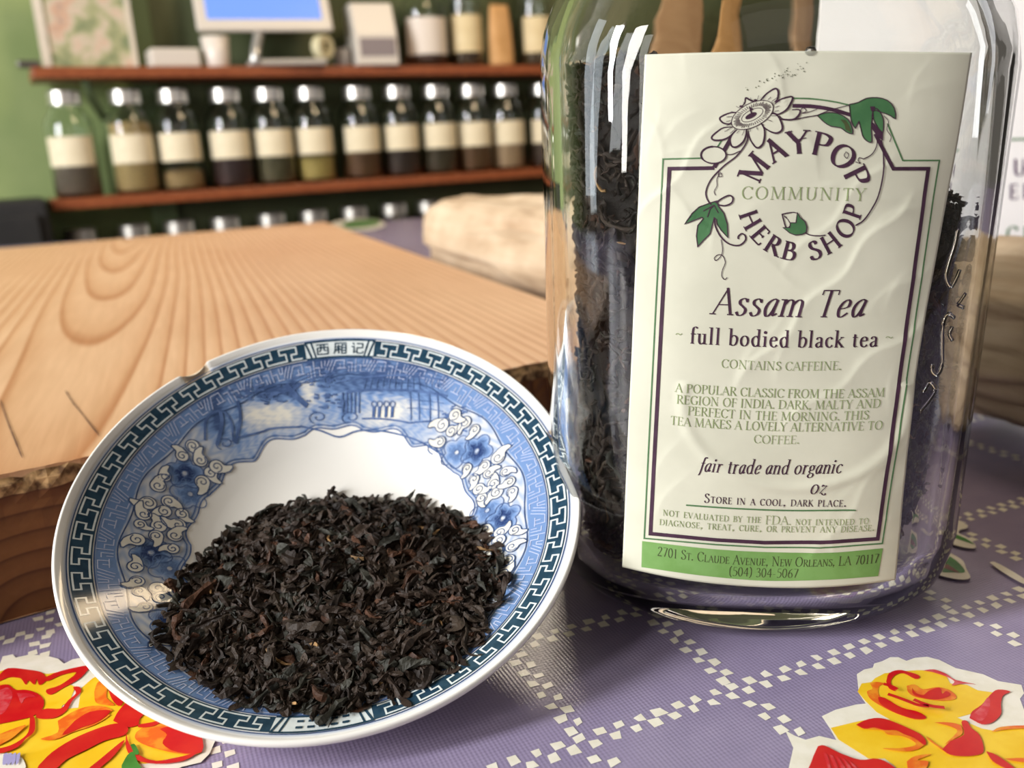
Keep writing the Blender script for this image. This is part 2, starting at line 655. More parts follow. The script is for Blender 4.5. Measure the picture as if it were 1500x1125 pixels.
FACE = radians(-72)
ORD = ['leftmost', 'second', 'third', 'fourth', 'fifth', 'sixth', 'seventh', 'eighth', 'ninth', 'tenth', 'eleventh', 'twelfth']
# x of the jar's foot in the photo, fill height, colour, words for it
MID = [(113, .075, (.20, .15, .11), 'grey brown', 0), (200, .150, (.56, .39, .17), 'tan yellow', 0), (268, .040, (.50, .33, .15), 'sandy tan', 0),
       (342, .072, (.07, .04, .04), 'dark purple brown', 0), (404, .088, (.13, .11, .06), 'olive grey', 0), (463, .055, (.62, .46, .15), 'bright yellow', 0),
       (531, .085, (.16, .08, .04), 'mid brown', 0), (588, .082, (.06, .04, .033), 'blackish brown', 0), (643, .080, (.085, .065, .04), 'dark olive', 0),
       (694, .078, (.17, .085, .04), 'russet brown', 0), (742, .105, (.58, .39, .24), 'pale pinkish tan', 0), (796, .075, (.08, .05, .035), 'dark coffee brown', 0)]
proto = None


def herb_fill(h, col, r=JR - .0045, seed=0):
    rg = np.random.default_rng(seed)
    v, f = lathe([(0, .0062), (r * .9, .0062), (r, .012), (r, h * .5), (r, h), (r * .6, h + .003), (r * .25, h + .004), (0.0, h + .0045)], 36)
    v = np.array(v)
    j = v[:, 2] > h * .9
    v[j, 2] += rg.normal(0, .0012, j.sum())
    return v, f


for k, (px, fill, c, words, _) in enumerate(MID):
    u = onshelf(px, 262)[0]
    loc = sxyz(u, -0.012, Z_MID)
    if proto is None:
        proto = thing('herb_jar', loc)
        jar_parts(proto, face=FACE)
        j = proto
    else:
        j = copytree(proto, loc)
    j.rotation_euler.z = rng.normal(0, .06)
    tag(j, f'{ORD[k]} clear herb jar from the left on the middle shelf, holding {words} herbs', 'jar', 'herb jars on the middle shelf')
    m = noisy('herbs_' + words.replace(' ', '_'), tuple(x * .75 for x in c), tuple(min(1, x * 1.2) for x in c), 160, 0.85, bump=.5)
    v, f = herb_fill(fill, c, seed=k)
    o = obj('dried_herbs', v, f, m, loc=loc, local=True)
    tag(o, f'{words} dried herbs filling the {ORD[k]} jar from the left on the middle shelf', 'dried herbs', kind='stuff')

LOWX = [115, 195, 262, 330, 398, 460, 520, 578, 630]
for k, px in enumerate(LOWX):
    u = onshelf(px, 330)[0]
    j = copytree(proto, sxyz(u, 0.0, Z_LOW))
    tag(j, f'{ORD[k]} herb jar from the left on the lowest shelf, lid only showing', 'jar', 'herb jars on the lowest shelf')

# ------------------------------------------------------------------ things on the upper shelf
white_plastic = mat('white_plastic', (0.66, 0.60, 0.52), 0.35)
white_gloss = mat('white_ceramic', (0.74, 0.66, 0.58), 0.3)
grey_plastic = mat('grey_plastic', (0.22, 0.20, 0.19), 0.4)
screen = mat('blue_screen', (0.05, 0.1, 0.3), 0.2)
q = NT(screen)
q.b.inputs['Emission Color'].default_value = (0.20, 0.36, 0.92, 1)
q.b.inputs['Emission Strength'].default_value = 0.9

# framed floral print leaning on the wall
o0 = 0.0
(uL, _), (uR, _) = onshelf(58, 60, o0), onshelf(197, 60, o0)
ph = 0.20
root = thing('picture_panel', sxyz((uL + uR) / 2, o0, Z_UP))
fl = noisy('faded_floral_print', (0.30, 0.34, 0.17), (0.60, 0.48, 0.36), 26, 0.6, lo=.42, hi=.58)
q = NT(fl)
nz = q.noise(q.mapped(), 16, 3)
q.l(q.ramp(nz, [(.36, (.20, .24, .12)), (.44, (.38, .38, .2)), (.52, (.60, .50, .38)), (.6, (.58, .36, .24)), (.68, (.33, .3, .26))]), q.b.inputs['Base Color'])
pw = (uR - uL) / 2


def leanbox(x0, x1, y0, y1, z0, z1, lean=0.03):
    v, f = box(x0, x1, y0, y1, z0, z1)
    R = Matrix.Rotation(HD, 3, 'Z') @ Matrix.Rotation(-lean, 3, 'X')
    return [tuple(R @ Vector(p)) for p in v], f


v, f = leanbox(-pw, pw, 0, .012, 0.001, ph)
obj('canvas', v, f, fl, parent=root, local=True)
fpm = noisy('pale_frame_paint', (.62, .55, .44), (.7, .62, .5), 20)
for v, f in (leanbox(-pw - .001, -pw + .016, -.004, .014, 0, ph + .002), leanbox(pw - .010, pw + .001, -.004, .014, 0, ph + .002)):
    obj('frame_side', v, f, fpm, parent=root, local=True)
tag(root, 'faded floral picture with pale edges on the left end of the upper shelf', 'picture')

# dark wire tray under the picture's left end
u = onshelf(38, 92)[0]
v, f = sbox(onshelf(24, 92, -.03)[0], onshelf(58, 92, -.03)[0], -.06, -.03, Z_UP + .0, Z_UP + .014)
t = sobj('metal_tray', u, -.03, Z_UP, (v, f), mat('dark_metal', (.16, .15, .13), .4, .8))
bevel(t, .003)
tag(t, 'small dark metal tray at the far left tip of the upper shelf', 'tray')

# white box lying down
(u0, _), (u1, _) = onshelf(218, 85, -.03), onshelf(291, 85, -.03)
v, f = sbox(u0, u1, -.055, .02, Z_UP, Z_UP + .040)
t = sobj('white_box', (u0 + u1) / 2, -.02, Z_UP, (v, f), white_plastic)
bevel(t, .006, 3)
tag(t, 'low white box lying on the upper shelf beside the white cup', 'box')

# cup
u = onshelf(317, 80, -.03)[0]
v, f = lathe([(0, 0), (.024, 0), (.026, .003), (.031, .066), (.029, .0665), (.0245, .006), (0, .006)], 32)
t = obj('cup', v, f, white_gloss, loc=sxyz(u, -.03, Z_UP), local=True, smooth=True)
tag(t, 'small white tapered cup under the corner of the blue tablet screen', 'cup')

# tablet till on a stand
uc = onshelf(392, 60, -.035)[0]
root = thing('tablet_register', sxyz(uc, -.035, Z_UP))
fac = HD - radians(8)


def tilt(parts, rx, zc, yc=0.0):
    R = Matrix.Rotation(fac, 3, 'Z') @ Matrix.Translation((0, 0, 0)).to_3x3() @ Matrix.Rotation(rx, 3, 'X')
    v, f = parts
    O = Matrix.Rotation(fac, 3, 'Z') @ Vector((0, yc, zc))
    return [tuple(R @ Vector(p) + O) for p in v], f


SC = 1.0
z_bot = onshelf(392, 44, -.05)[1] - Z_UP
hw, hh = .152, .215
RX = radians(-24)
# slab, origin at lower edge
v, f = tilt(box(-hw, hw, 0, .013, 0, hh), RX, z_bot, -.02)
t = obj('housing', v, f, white_plastic, parent=root, local=True)
bevel(t, .006, 3)
v, f = tilt(box(-hw + .024, hw - .024, -.0012, .002, .026, hh - .024), RX, z_bot, -.02)
obj('display', v, f, screen, parent=root, local=True)
R = Matrix.Rotation(fac, 3, 'Z')
P = [R @ Vector(p) for p in ((-.04, -.05, .006), (-.03, -.02, .04), (-.005, .02, z_bot + .03), (0, .045, z_bot + .07))]
v, f = tube([tuple(p) for p in P], .011, 10)
obj('stand', v, f, mat('silver_stand', (.62, .60, .57), .3, .6), parent=root, local=True, smooth=True)
v, f = tilt(box(-.052, .125, -.05, .09, 0.0, .014), 0, 0)
t = obj('base', v, f, mat('pale_grey_base', (.42, .38, .33), .4), parent=root, local=True)
bevel(t, .005, 2)
tag(root, 'white framed tablet screen glowing blue on a stand on the upper shelf', 'tablet')

# roll of tape and grey cup
u = onshelf(464, 82, -.05)[0]
v, f = lathe([(.012, -.012), (.026, -.012), (.027, -.010), (.027, .010), (.026, .012), (.012, .012), (.012, -.012)], 28)
R = Matrix.Rotation(HD + .5, 3, 'Z') @ Matrix.Rotation(pi / 2, 3, 'X')
v = [tuple(R @ Vector(p)) for p in v]
t = obj('tape_roll', v, f, mat('pale_tape', (.66, .60, .38), .4), loc=sxyz(u + .012, -.065, Z_UP + .0418), local=True, smooth=False)
tag(t, 'pale yellow tape roll standing on the tablet base', 'tape roll')
u = onshelf(499, 82, -.03)[0]
v, f = lathe([(0, 0), (.017, 0), (.0185, .003), (.0195, .042), (.0175, .0425), (.0165, .005), (0, .005)], 24)
t = obj('beaker', v, f, grey_plastic, loc=sxyz(u + .004, -.03, Z_UP), local=True, smooth=True)
tag(t, 'small grey beaker between the tape roll and the card reader', 'beaker')

# card reader with sloping top
u = onshelf(545, 70, -.03)[0]
root = thing('card_reader', sxyz(u, -.03, Z_UP))
R = Matrix.Rotation(HD - .12, 3, 'Z')
prof = [(-.055, 0), (.05, 0), (.05, .145), (-.02, .145), (-.05, .072), (-.055, .03)]
v = [tuple(R @ Vector((x, y, z))) for x in (-.052, .052) for y, z in prof]
n = len(prof)
f = [tuple(range(n))[::-1], tuple(range(n, 2 * n))] + [(i, (i + 1) % n, n + (i + 1) % n, n + i) for i in range(n)]
t = obj('housing', v, f, white_plastic, parent=root, local=True)
recalc(t)
bevel(t, .004)
v = [tuple(R @ Vector((x, y, z))) for x in (-.042, .045) for y, z in ((-.0556, .020), (-.0535, .062), (-.045, .062), (-.045, .020))]
f = [(0, 1, 2, 3)[::-1], (4, 5, 6, 7)] + [(i, (i + 1) % 4, 4 + (i + 1) % 4, 4 + i) for i in range(4)]
t = obj('slot_panel', v, f, mat('mauve_grey_panel', (.24, .20, .20), .4), parent=root, local=True)
recalc(t)
tag(root, 'white card reader with sloping top beside the tablet on the upper shelf', 'card reader')

# jars, pouch and bags at the right of the upper shelf
white_lab = mat('white_label_paper', (.72, .64, .56), .6)
tall_lab = noisy('tall_label_paper', (.66, .53, .30), (.72, .60, .36), 30, .6)


def upjar(px, r, h, lab, label, mt, group, fillc, fillh, words, face=FACE):
    u = onshelf(px, 90, -.01)[0]
    j = thing('storage_jar', sxyz(u, -.01, Z_UP))
    jar_parts(j, r, h, lab, face, labcol=mt)
    tag(j, label, 'jar', group)
    m = noisy('herbs_' + words.replace(' ', '_'), tuple(x * .75 for x in fillc), tuple(x * 1.2 for x in fillc), 160, .85)
    v, f = herb_fill(fillh, None, r - .0045, int(px))
    o = obj('dried_herbs', v, f, m, loc=sxyz(u, -.01, Z_UP), local=True)
    tag(o, f'{words} dried herbs in the ' + label.split(' with ')[0] + ' on the upper shelf', 'dried herbs', kind='stuff')


upjar(624, .057, .19, (.028, .115), 'wide glass jar with white label beside the card reader', white_lab, 'storage jars on the upper shelf', (.12, .06, .04), .10, 'dark red brown')
upjar(683, .045, .23, (.035, .125), 'slim glass jar with tall cream label left of the amber pouch', tall_lab, 'storage jars on the upper shelf', (.09, .06, .03), .12, 'dark olive')
upjar(785, .045, .23, (.035, .125), 'narrow glass jar with tall cream label right of the amber pouch', tall_lab, 'storage jars on the upper shelf', (.10, .07, .035), .12, 'dusty brown')
kraft = noisy('amber_kraft_paper', (.55, .30, .11), (.66, .38, .16), 22, .6, bump=.3, bdist=.004)


def pouch(px, wd, h, loc_off, label, m):
    u = onshelf(px, 60, loc_off)[0]
    rows = []
    for i, t in enumerate(np.linspace(0, 1, 12)):
        w2 = wd / 2 * (1 - .18 * t ** 3)
        d2 = .024 * (1 - t) ** .6 + .002
        rows.append([(w2 * np.sign(cos(a)) * abs(cos(a)) ** .6, d2 * np.sign(sin(a)) * abs(sin(a)) ** .8, h * t) for a in np.linspace(0, 2 * pi, 24, endpoint=False)])
    V = [p for r in rows for p in r]
    Fc = [(i * 24 + k, i * 24 + (k + 1) % 24, (i + 1) * 24 + (k + 1) % 24, (i + 1) * 24 + k) for i in range(11) for k in range(24)]
    Fc += [tuple(range(24))[::-1], tuple(range(264, 288))]
    R = Matrix.Rotation(HD + .1, 3, 'Z')
    V = [tuple(R @ Vector(p)) for p in V]
    t = obj('paper_pouch', V, Fc, m, loc=sxyz(u, loc_off, Z_UP), local=True, smooth=True)
    tag(t, label, 'pouch', 'paper pouches on the upper shelf')


pouch(733, .068, .152, -.035, 'amber paper pouch standing between two tall labelled jars', kraft)
kraft2 = noisy('brown_kraft_paper', (.40, .235, .12), (.52, .33, .18), 22, .65, bump=.3, bdist=.004)
pouch(950, .215, .30, -.02, 'wide brown paper pouch, leftmost of three seen through the big jar', kraft2)
pouch(1072, .205, .32, -.02, 'brown paper pouch, middle of three seen through the big jar', kraft)
pouch(1192, .205, .31, -.02, 'brown paper pouch, rightmost of three seen through the big jar', kraft2)

# black cabinet at the lower left
(u0, _), (u1, zt) = onshelf(-90, 320, -.12), onshelf(68, 291, -.12)
root = thing('black_cabinet', sxyz((u0 + u1) / 2, -.018, 0.0))
blk = noisy('black_painted_wood', (.012, .011, .011), (.02, .018, .017), 14, .6)
R = Matrix.Rotation(HD, 3, 'Z')


def rb(*a):
    v, f = box(*a)
    return [tuple(R @ Vector(p)) for p in v], f


w2 = (u1 - u0) / 2
t = obj('body', *rb(-w2, w2, -.10, .11, 0, zt), blk, parent=root, local=True)
bevel(t, .008, 2)
t = obj('door', *rb(-w2 + .02, w2 - .02, -.112, -.1002, .06, zt - .03), blk, parent=root, local=True)
bevel(t, .004)
v, f = lathe([(0, 0), (.012, 0), (.012, .012), (.008, .018), (0, .018)], 16)
Rk = R @ Matrix.Rotation(pi / 2, 3, 'X')
obj('knob', [tuple(Rk @ Vector(p) + R @ Vector((w2 - .05, -.112, zt * .6))) for p in v], f, lid_metal, parent=t, local=True, smooth=True)
tag(root, 'black cabinet against the green wall at the lower left', 'cabinet')

# ================================================================== TABLE AND CLOTH
TE = radians(12.6)
te, tw = np.array([cos(TE), sin(TE)]), np.array([-sin(TE), cos(TE)])
T0 = np.array([-0.2, 1.765])                    # a point on the far edge


def txy(a, b):
    return T0 + a * te + b * tw


wood_dark = noisy('table_wood', (.20, .11, .06), (.28, .16, .09), 5, .5, coordscale=(2, 14, 14))
A0, A1, B0 = -1.25, 1.35, -1.86
tc_ = txy((A0 + A1) / 2, B0 / 2)
troot = thing('table', (tc_[0], tc_[1], 0))


def tbox(a0, a1, b0, b1, z0, z1):
    v, f = box(a0, a1, b0, b1, z0, z1)
    return [(*txy(x, y), z) for x, y, z in v], f


obj('tabletop', *tbox(A0 + .004, A1 - .004, B0 + .004, -.004, TZ - .035, TZ - .0015), wood_dark, parent=troot)
for a in (A0 + .06, A1 - .12):
    for b in (B0 + .06, -.12):
        obj('leg', *tbox(a, a + .06, b, b + .06, 0, TZ - .035), wood_dark, parent=troot)
tag(troot, 'wooden table hidden under the purple flowered oilcloth', 'table')

purple = mat('purple_oilcloth', (.2, .16, .4), .3, spec=.5)
q = NT(purple)
v1 = q.mapped(rot=(0, 0, radians(-23)))
nz = q.noise(v1, 60, 5)
q.l(q.ramp(nz, [(.3, (.255, .208, .325)), (.7, (.31, .255, .38))]), q.b.inputs['Base Color'])
wv = q.n('ShaderNodeTexWave', bands_direction='X')
wv.inputs['Scale'].default_value = 330
wv.inputs['Distortion'].default_value = .6
q.l(v1, wv.inputs[0])
wv2 = q.n('ShaderNodeTexWave', bands_direction='Y')
wv2.inputs['Scale'].default_value = 330
wv2.inputs['Distortion'].default_value = .6
q.l(v1, wv2.inputs[0])
ad = q.n('ShaderNodeMath', operation='ADD')
q.l(wv.outputs[1], ad.inputs[0])
q.l(wv2.outputs[1], ad.inputs[1])
q.bump(ad.outputs[0], .13, .0003)
q.b.inputs['Roughness'].default_value = .22


def ink(name, c1, c2=None, rough=.28, scale=420, lo=.4, hi=.6):
    c2 = c2 or tuple(min(1, x * 1.12) for x in c1)
    return noisy(name, c1, c2, scale, rough, lo=lo, hi=hi)


CW = ink('cream_ink', (.78, .72, .58), (.84, .78, .66), scale=200)
CY = ink('yellow_ink', (.83, .50, .012), (.88, .57, .03), scale=120)
CO = ink('orange_ink', (.75, .13, .012), (.80, .28, .02), scale=260, lo=.45, hi=.6)
CR = ink('red_ink', (.56, .006, .010), (.62, .02, .014), scale=120)
CP = ink('rose_pink_ink', (.66, .10, .11), (.60, .02, .03), scale=260, lo=.4, hi=.55)
CG = ink('leaf_green_ink', (.035, .17, .02), (.06, .25, .035), scale=200)
CB = ink('brown_ink', (.16, .035, .015), (.2, .06, .02), scale=200)
CL = ink('lilac_ink', (.36, .32, .55), scale=100)
CLOTH = [purple, CW, CY, CO, CR, CP, CG, CB, CL]
pr = Print(lambda P, L: np.column_stack([P, TZ + .00006 * L]), 1e9)


def cl(P):                                     # photo points -> table plane
    return hitz(P, TZ)[:, :2]


def cpoly(P, mi, layer, sm=True, n=4):
    P = np.asarray(P, float)
    if sm:
        P = smooth(np.vstack([P, P[:1]]), n)[:-1]
    cnt[0] += .22
    pr.poly(cl(P), mi, layer + cnt[0])


def Z1(P):
    return [(1200 + x / 5, 940 + y / 5) for x, y in P]


def Z2(P):
    return [(x / 4.6875, 940 + y / 4.6875) for x, y in P]


bgs = []
cnt = [0.0]


def bg(P, sm=True):
    cpoly(P, 1, 1, sm, 3)
    bgs.append(cl(P))


# ---- right-hand rose
bg(Z1([(275, 240), (330, 205), (392, 192), (402, 162), (460, 145), (520, 115), (580, 115), (640, 142), (700, 120), (790, 112), (880, 135), (1000, 195), (1200, 240), (1310, 290), (1480, 318), (1500, 380), (1470, 420), (1500, 500), (1640, 520), (1800, 700), (1900, 1000), (1700, 1500), (1000, 1700), (100, 1700), (-220, 1300), (-240, 1000), (-190, 780), (-250, 650), (-180, 690), (-100, 720), (0, 692), (125, 722), (80, 640), (18, 548), (120, 500), (270, 462), (340, 455), (290, 380)]), False)
cpoly(Z1([(410, 270), (480, 235), (580, 222), (720, 212), (830, 215), (930, 255), (960, 310), (1080, 320), (1160, 360), (1270, 375), (1220, 430), (1190, 480), (1120, 530), (1010, 560), (1120, 610), (1190, 640), (1300, 660), (1420, 630), (1600, 600), (1750, 900), (1600, 1400), (700, 1500), (560, 920), (480, 860), (360, 860), (250, 790), (140, 720), (85, 635), (250, 595), (400, 565), (520, 575), (420, 520), (340, 440), (280, 370), (310, 310), (380, 300)]), 2, 2, False)
for P, c in [([(370, 310), (420, 300), (500, 315), (440, 330), (440, 400), (520, 450), (640, 500), (760, 540), (780, 570), (700, 575), (560, 530), (440, 470), (370, 420), (350, 370), (390, 350)], 3),
             ([(430, 415), (480, 420), (600, 490), (720, 520), (785, 565), (700, 572), (560, 530), (450, 465)], 4),
             ([(490, 300), (510, 240), (580, 215), (650, 228), (720, 250), (735, 270), (700, 280), (620, 240), (560, 250), (525, 290), (530, 330), (560, 370), (510, 350)], 4),
             ([(640, 330), (700, 320), (760, 355), (860, 340), (940, 355), (1000, 400), (990, 430), (900, 440), (800, 430), (700, 410), (650, 375)], 3),
             ([(680, 345), (700, 380), (760, 400), (800, 370), (880, 345), (900, 390), (930, 370), (960, 400), (880, 430), (780, 425), (690, 395)], 4),
             ([(760, 220), (840, 212), (930, 245), (1000, 290), (1150, 322), (1060, 315), (970, 330), (990, 300), (930, 265), (830, 232)], 5),
             ([(1100, 570), (1120, 520), (1190, 470), (1260, 390), (1310, 360), (1400, 375), (1345, 405), (1330, 470), (1330, 540), (1270, 600), (1190, 615)], 4),
             ([(1100, 560), (1180, 490), (1230, 420), (1250, 440), (1240, 520), (1190, 590)], 5),
             ([(900, 800), (960, 740), (1060, 690), (1040, 600), (1080, 590), (1110, 640), (1170, 690), (1200, 770), (1190, 830), (1080, 850), (960, 840)], 4),
             ([(840, 600), (940, 600), (1030, 620), (1050, 680), (990, 720), (920, 760), (1010, 670), (960, 630)], 3),
             ([(780, 700), (860, 760), (920, 800), (960, 840), (880, 790), (800, 730)], 3),
             ([(270, 620), (340, 585), (430, 570), (520, 590), (640, 640), (740, 690), (780, 740), (770, 770), (700, 720), (620, 690), (560, 660), (480, 660), (400, 640), (330, 650)], 4),
             ([(340, 650), (430, 620), (560, 660), (700, 720), (775, 740), (740, 790), (640, 815), (500, 800), (470, 790), (600, 790), (700, 770), (690, 740), (600, 700), (500, 690), (460, 660)], 3),
             ([(1260, 670), (1330, 635), (1500, 625), (1600, 640), (1400, 650)], 3),
             ([(1220, 815), (1290, 840), (1380, 900), (1450, 960), (1360, 940), (1270, 890)], 4),
             ([(640, 890), (700, 850), (820, 835), (760, 860), (720, 880), (800, 890), (760, 960), (660, 960)], 3),
             ([(1350, 870), (1500, 865), (1600, 900), (1450, 890)], 3),
             ([(-10, 780), (40, 775), (150, 830), (300, 880), (400, 870), (480, 890), (580, 960), (700, 1100), (300, 1200), (-100, 1100), (-60, 900)], 4)]:
    cpoly(Z1(P), c, 3 if c == 3 else 4, True, 3)
for k in range(5):
    cpoly(Z1([(30 + 45 * k, 830 + 14 * k), (60 + 45 * k, 850 + 14 * k), (90 + 60 * k, 960 + 10 * k), (110 + 60 * k, 1040), (70 + 50 * k, 960)]), 5, 5)
for P in ([(500, 420), (560, 440), (640, 470), (720, 500), (800, 510)], [(690, 460), (760, 490), (830, 510), (915, 520)], [(470, 345), (520, 360), (570, 385)]):
    pr.stroke(cl(smooth(Z1(P), 4)), .0011, 4, 22)

# ---- left-hand roses
bg(Z2([(-400, 300), (-200, 150), (0, 165), (20, 110), (90, 95), (110, 118), (200, 98), (310, 102), (400, 125), (442, 160), (500, 130), (600, 112), (700, 150), (900, 250), (1200, 450), (1420, 600), (1480, 690), (1440, 780), (1380, 840), (1250, 870), (1150, 920), (1000, 1000), (500, 1100), (150, 1050), (170, 830), (120, 790), (40, 800), (-30, 860), (-400, 900)]), False)
cpoly(Z2([(-300, 260), (0, 215), (60, 195), (180, 205), (280, 225), (330, 232), (400, 220), (530, 195), (520, 250), (440, 330), (470, 300), (520, 320), (480, 420), (430, 450), (420, 475), (540, 465), (560, 330), (640, 260), (740, 230), (860, 300), (1000, 450), (1200, 560), (1380, 650), (1385, 775), (1250, 800), (1000, 850), (860, 850), (840, 900), (600, 1100), (200, 1100), (160, 820), (60, 775), (-300, 800)]), 2, 2, False)
for P, c in [([(-60, 300), (0, 240), (60, 195), (190, 205), (290, 225), (320, 270), (300, 300), (270, 310), (255, 270), (240, 310), (200, 280), (180, 310), (150, 270), (110, 260), (60, 260), (0, 285)], 4),
             ([(300, 265), (420, 215), (620, 175), (600, 215), (540, 275), (440, 330), (350, 380), (320, 345), (420, 310), (530, 225), (420, 245), (330, 285)], 4),
             ([(-100, 350), (0, 315), (60, 310), (110, 345), (180, 345), (260, 370), (305, 420), (290, 480), (220, 530), (100, 560), (0, 580), (-100, 600)], 4),
             ([(-100, 400), (0, 350), (60, 330), (90, 380), (60, 460), (20, 510), (-100, 540)], 5),
             ([(110, 420), (150, 370), (230, 390), (250, 420), (190, 440), (120, 470), (60, 500), (90, 450)], 3),
             ([(120, 370), (200, 370), (250, 395), (180, 400), (150, 440)], 5),
             ([(270, 490), (330, 475), (420, 475), (470, 420), (525, 370), (505, 330), (545, 325), (560, 360), (500, 420), (460, 490), (380, 540), (270, 545), (250, 520)], 4),
             ([(650, 360), (670, 300), (715, 275), (740, 320), (735, 400), (790, 450), (720, 450), (660, 430)], 3),
             ([(740, 320), (800, 360), (850, 420), (820, 460), (770, 410)], 4),
             ([(780, 560), (820, 490), (890, 430), (1000, 490), (960, 550), (950, 590), (870, 605)], 4),
             ([(400, 560), (540, 480), (680, 455), (780, 490), (700, 510), (760, 520), (650, 590), (500, 640), (380, 690), (280, 685), (400, 640)], 3),
             ([(520, 560), (620, 500), (760, 490), (690, 560), (560, 610), (430, 660)], 4),
             ([(270, 870), (360, 780), (500, 690), (660, 620), (800, 580), (880, 600), (860, 660), (720, 700), (600, 760), (460, 830), (380, 900), (240, 960)], 4),
             ([(600, 900), (700, 820), (820, 720), (860, 700), (790, 800), (700, 880), (620, 950)], 4),
             ([(940, 640), (1000, 600), (1100, 570), (1250, 620), (1380, 660), (1385, 780), (1250, 790), (1100, 760), (980, 720), (930, 680)], 3),
             ([(1100, 620), (1180, 600), (1300, 630), (1380, 655), (1388, 780), (1220, 780), (1120, 720), (1150, 660)], 4),
             ([(870, 640), (890, 720), (960, 800), (1080, 840), (1250, 810), (1360, 780), (1260, 840), (1080, 860), (930, 830), (870, 750)], 4),
             ([(950, 590), (1040, 575), (1130, 555), (1060, 600), (960, 610)], 4),
             ([(840, 870), (880, 800), (920, 780), (950, 850), (1000, 950), (850, 1000)], 6),
             ([(210, 530), (240, 540), (245, 620), (220, 660), (180, 690), (120, 750), (0, 790), (-60, 770), (60, 740), (140, 700), (200, 640)], 4),
             ([(-60, 680), (40, 640), (180, 590), (140, 640), (60, 700), (-40, 740)], 3)]:
    cpoly(Z2(P), c, 3 if c == 3 else 4, True, 3)
cpoly(Z2([(900, 735), (930, 730), (960, 790), (930, 800)]), 6, 6)
# lilac petals at the lower-left corner
bg(Z2([(-60, 860), (20, 790), (120, 795), (165, 830), (175, 900), (60, 960), (-60, 960)]))
for x in range(4):
    cpoly(Z2([(30 + 30 * x, 800), (55 + 30 * x, 790), (60 + 25 * x, 850), (25 + 30 * x, 870)]), 8, 5)
# ---- leaves right of the jar
L8 = lambda P: [(1330 + x / 5.112, 680 + y / 5.114) for x, y in P]
bg(L8([(120, 830), (200, 660), (240, 655), (330, 690), (410, 740), (435, 800), (465, 870), (380, 882), (250, 855), (150, 825)]))
cpoly(L8([(190, 780), (215, 690), (280, 695), (370, 750), (425, 825), (340, 830), (250, 825)]), 6, 2)
cpoly(L8([(200, 730), (260, 750), (340, 800), (380, 835), (300, 810), (200, 770)]), 7, 3)
bg(L8([(240, 620), (270, 460), (430, 465), (440, 495), (390, 510), (380, 535), (450, 570), (510, 640), (420, 642), (260, 600)]))
cpoly(L8([(260, 600), (280, 525), (330, 535), (420, 570), (495, 620), (400, 590), (330, 570)]), 6, 2)
bg(L8([(610, 755), (650, 752), (760, 810), (870, 880), (900, 930), (800, 885), (680, 810)]))
bg(L8([(250, 480), (330, 455), (360, 480), (300, 500)]))
# green leaf far back
bg([(480, 330), (500, 323), (545, 321), (565, 330), (540, 338), (500, 337)])
cpoly([(500, 331), (515, 324), (548, 322), (556, 328), (535, 334), (510, 335)], 6, 2)

# ---- double rows of small checks
LA = radians(23.0)
ea, eb = np.array([cos(LA), sin(LA)]), np.array([-sin(LA), cos(LA)])
quads = [[], []]


def inpoly(p, Q):
    x, y = p
    c = False
    for i in range(len(Q)):
        x1, y1 = Q[i]
        x2, y2 = Q[i - 1]
        if (y1 > y) != (y2 > y) and x < (x2 - x1) * (y - y1) / (y2 - y1) + x1:
            c = not c
    return c


PIT, SQ, RW = .0051, .00245, .0030
for fam, offs in ((0, (.148, .190)), (1, (.0760, .1165))):
    for o_ in offs:
        for kk in range(-9, 9):
            c0 = o_ + .113 * kk
            for s_ in np.arange(-.55, .75, PIT):
                for rr in (0, 1):
                    a = s_ + rr * PIT / 2
                    b = c0 + (rr - .5) * RW
                    p = (a * ea + b * eb) if fam == 0 else (b * ea - a * eb)
                    if not (-.42 < p[0] < .60 and .02 < p[1] < .72):
                        continue
                    if fam == 1 and min(abs((p @ eb - c_) / .113 - round((p @ eb - c_) / .113)) for c_ in (.148, .190)) * .113 < .0037:
                        continue
                    if any(inpoly(p, Q) for Q in bgs):
                        continue
                    h = SQ / 2 * rng.uniform(.86, 1.08)
                    j = rng.normal(0, .0002, (4, 2))
                    quads[fam].append(np.array([p - h * ea - h * eb, p + h * ea - h * eb, p + h * ea + h * eb, p - h * ea + h * eb]) + j)
pr.quads(quads[0], 1, 1)
pr.quads(quads[1], 1, 1.7)
PV, PF, PMI = pr.result()
# the cloth itself: a thin sheet that hangs a little over the edges
cv, cf = [], []
prof = [(0.0, 0.0), (.004, -.002), (.005, -.008), (.006, -.16)]


def ringv(d, dz):
    return [(*txy(A0 - d, B0 - d), TZ + dz), (*txy(A1 + d, B0 - d), TZ + dz), (*txy(A1 + d, d), TZ + dz), (*txy(A0 - d, d), TZ + dz)]


for d, dz in prof:
    cv += ringv(d, dz)
cf.append((0, 1, 2, 3))
for i in range(3):
    for k in range(4):
        cf.append((4 * i + k, 4 * i + (k + 1) % 4, 4 * i + 4 + (k + 1) % 4, 4 * i + 4 + k)[::-1])
n0 = len(cv)
allv = list(map(tuple, cv)) + list(map(tuple, PV))
allf = cf + [tuple(i + n0 for i in t) for t in PF]
cloth = obj('tablecloth', allv, allf, CLOTH, midx=[0] * len(cf) + PMI, loc=(0, 0, TZ))
me = cloth.data
bm = bmesh.new()
bm.from_mesh(me)
for fc in bm.faces:
    if abs(fc.normal.z) > .9 and fc.normal.z < 0:
        fc.normal_flip()
bm.to_mesh(me)
bm.free()
tag(cloth, 'purple oilcloth with white check lines and red and yellow roses', 'tablecloth')

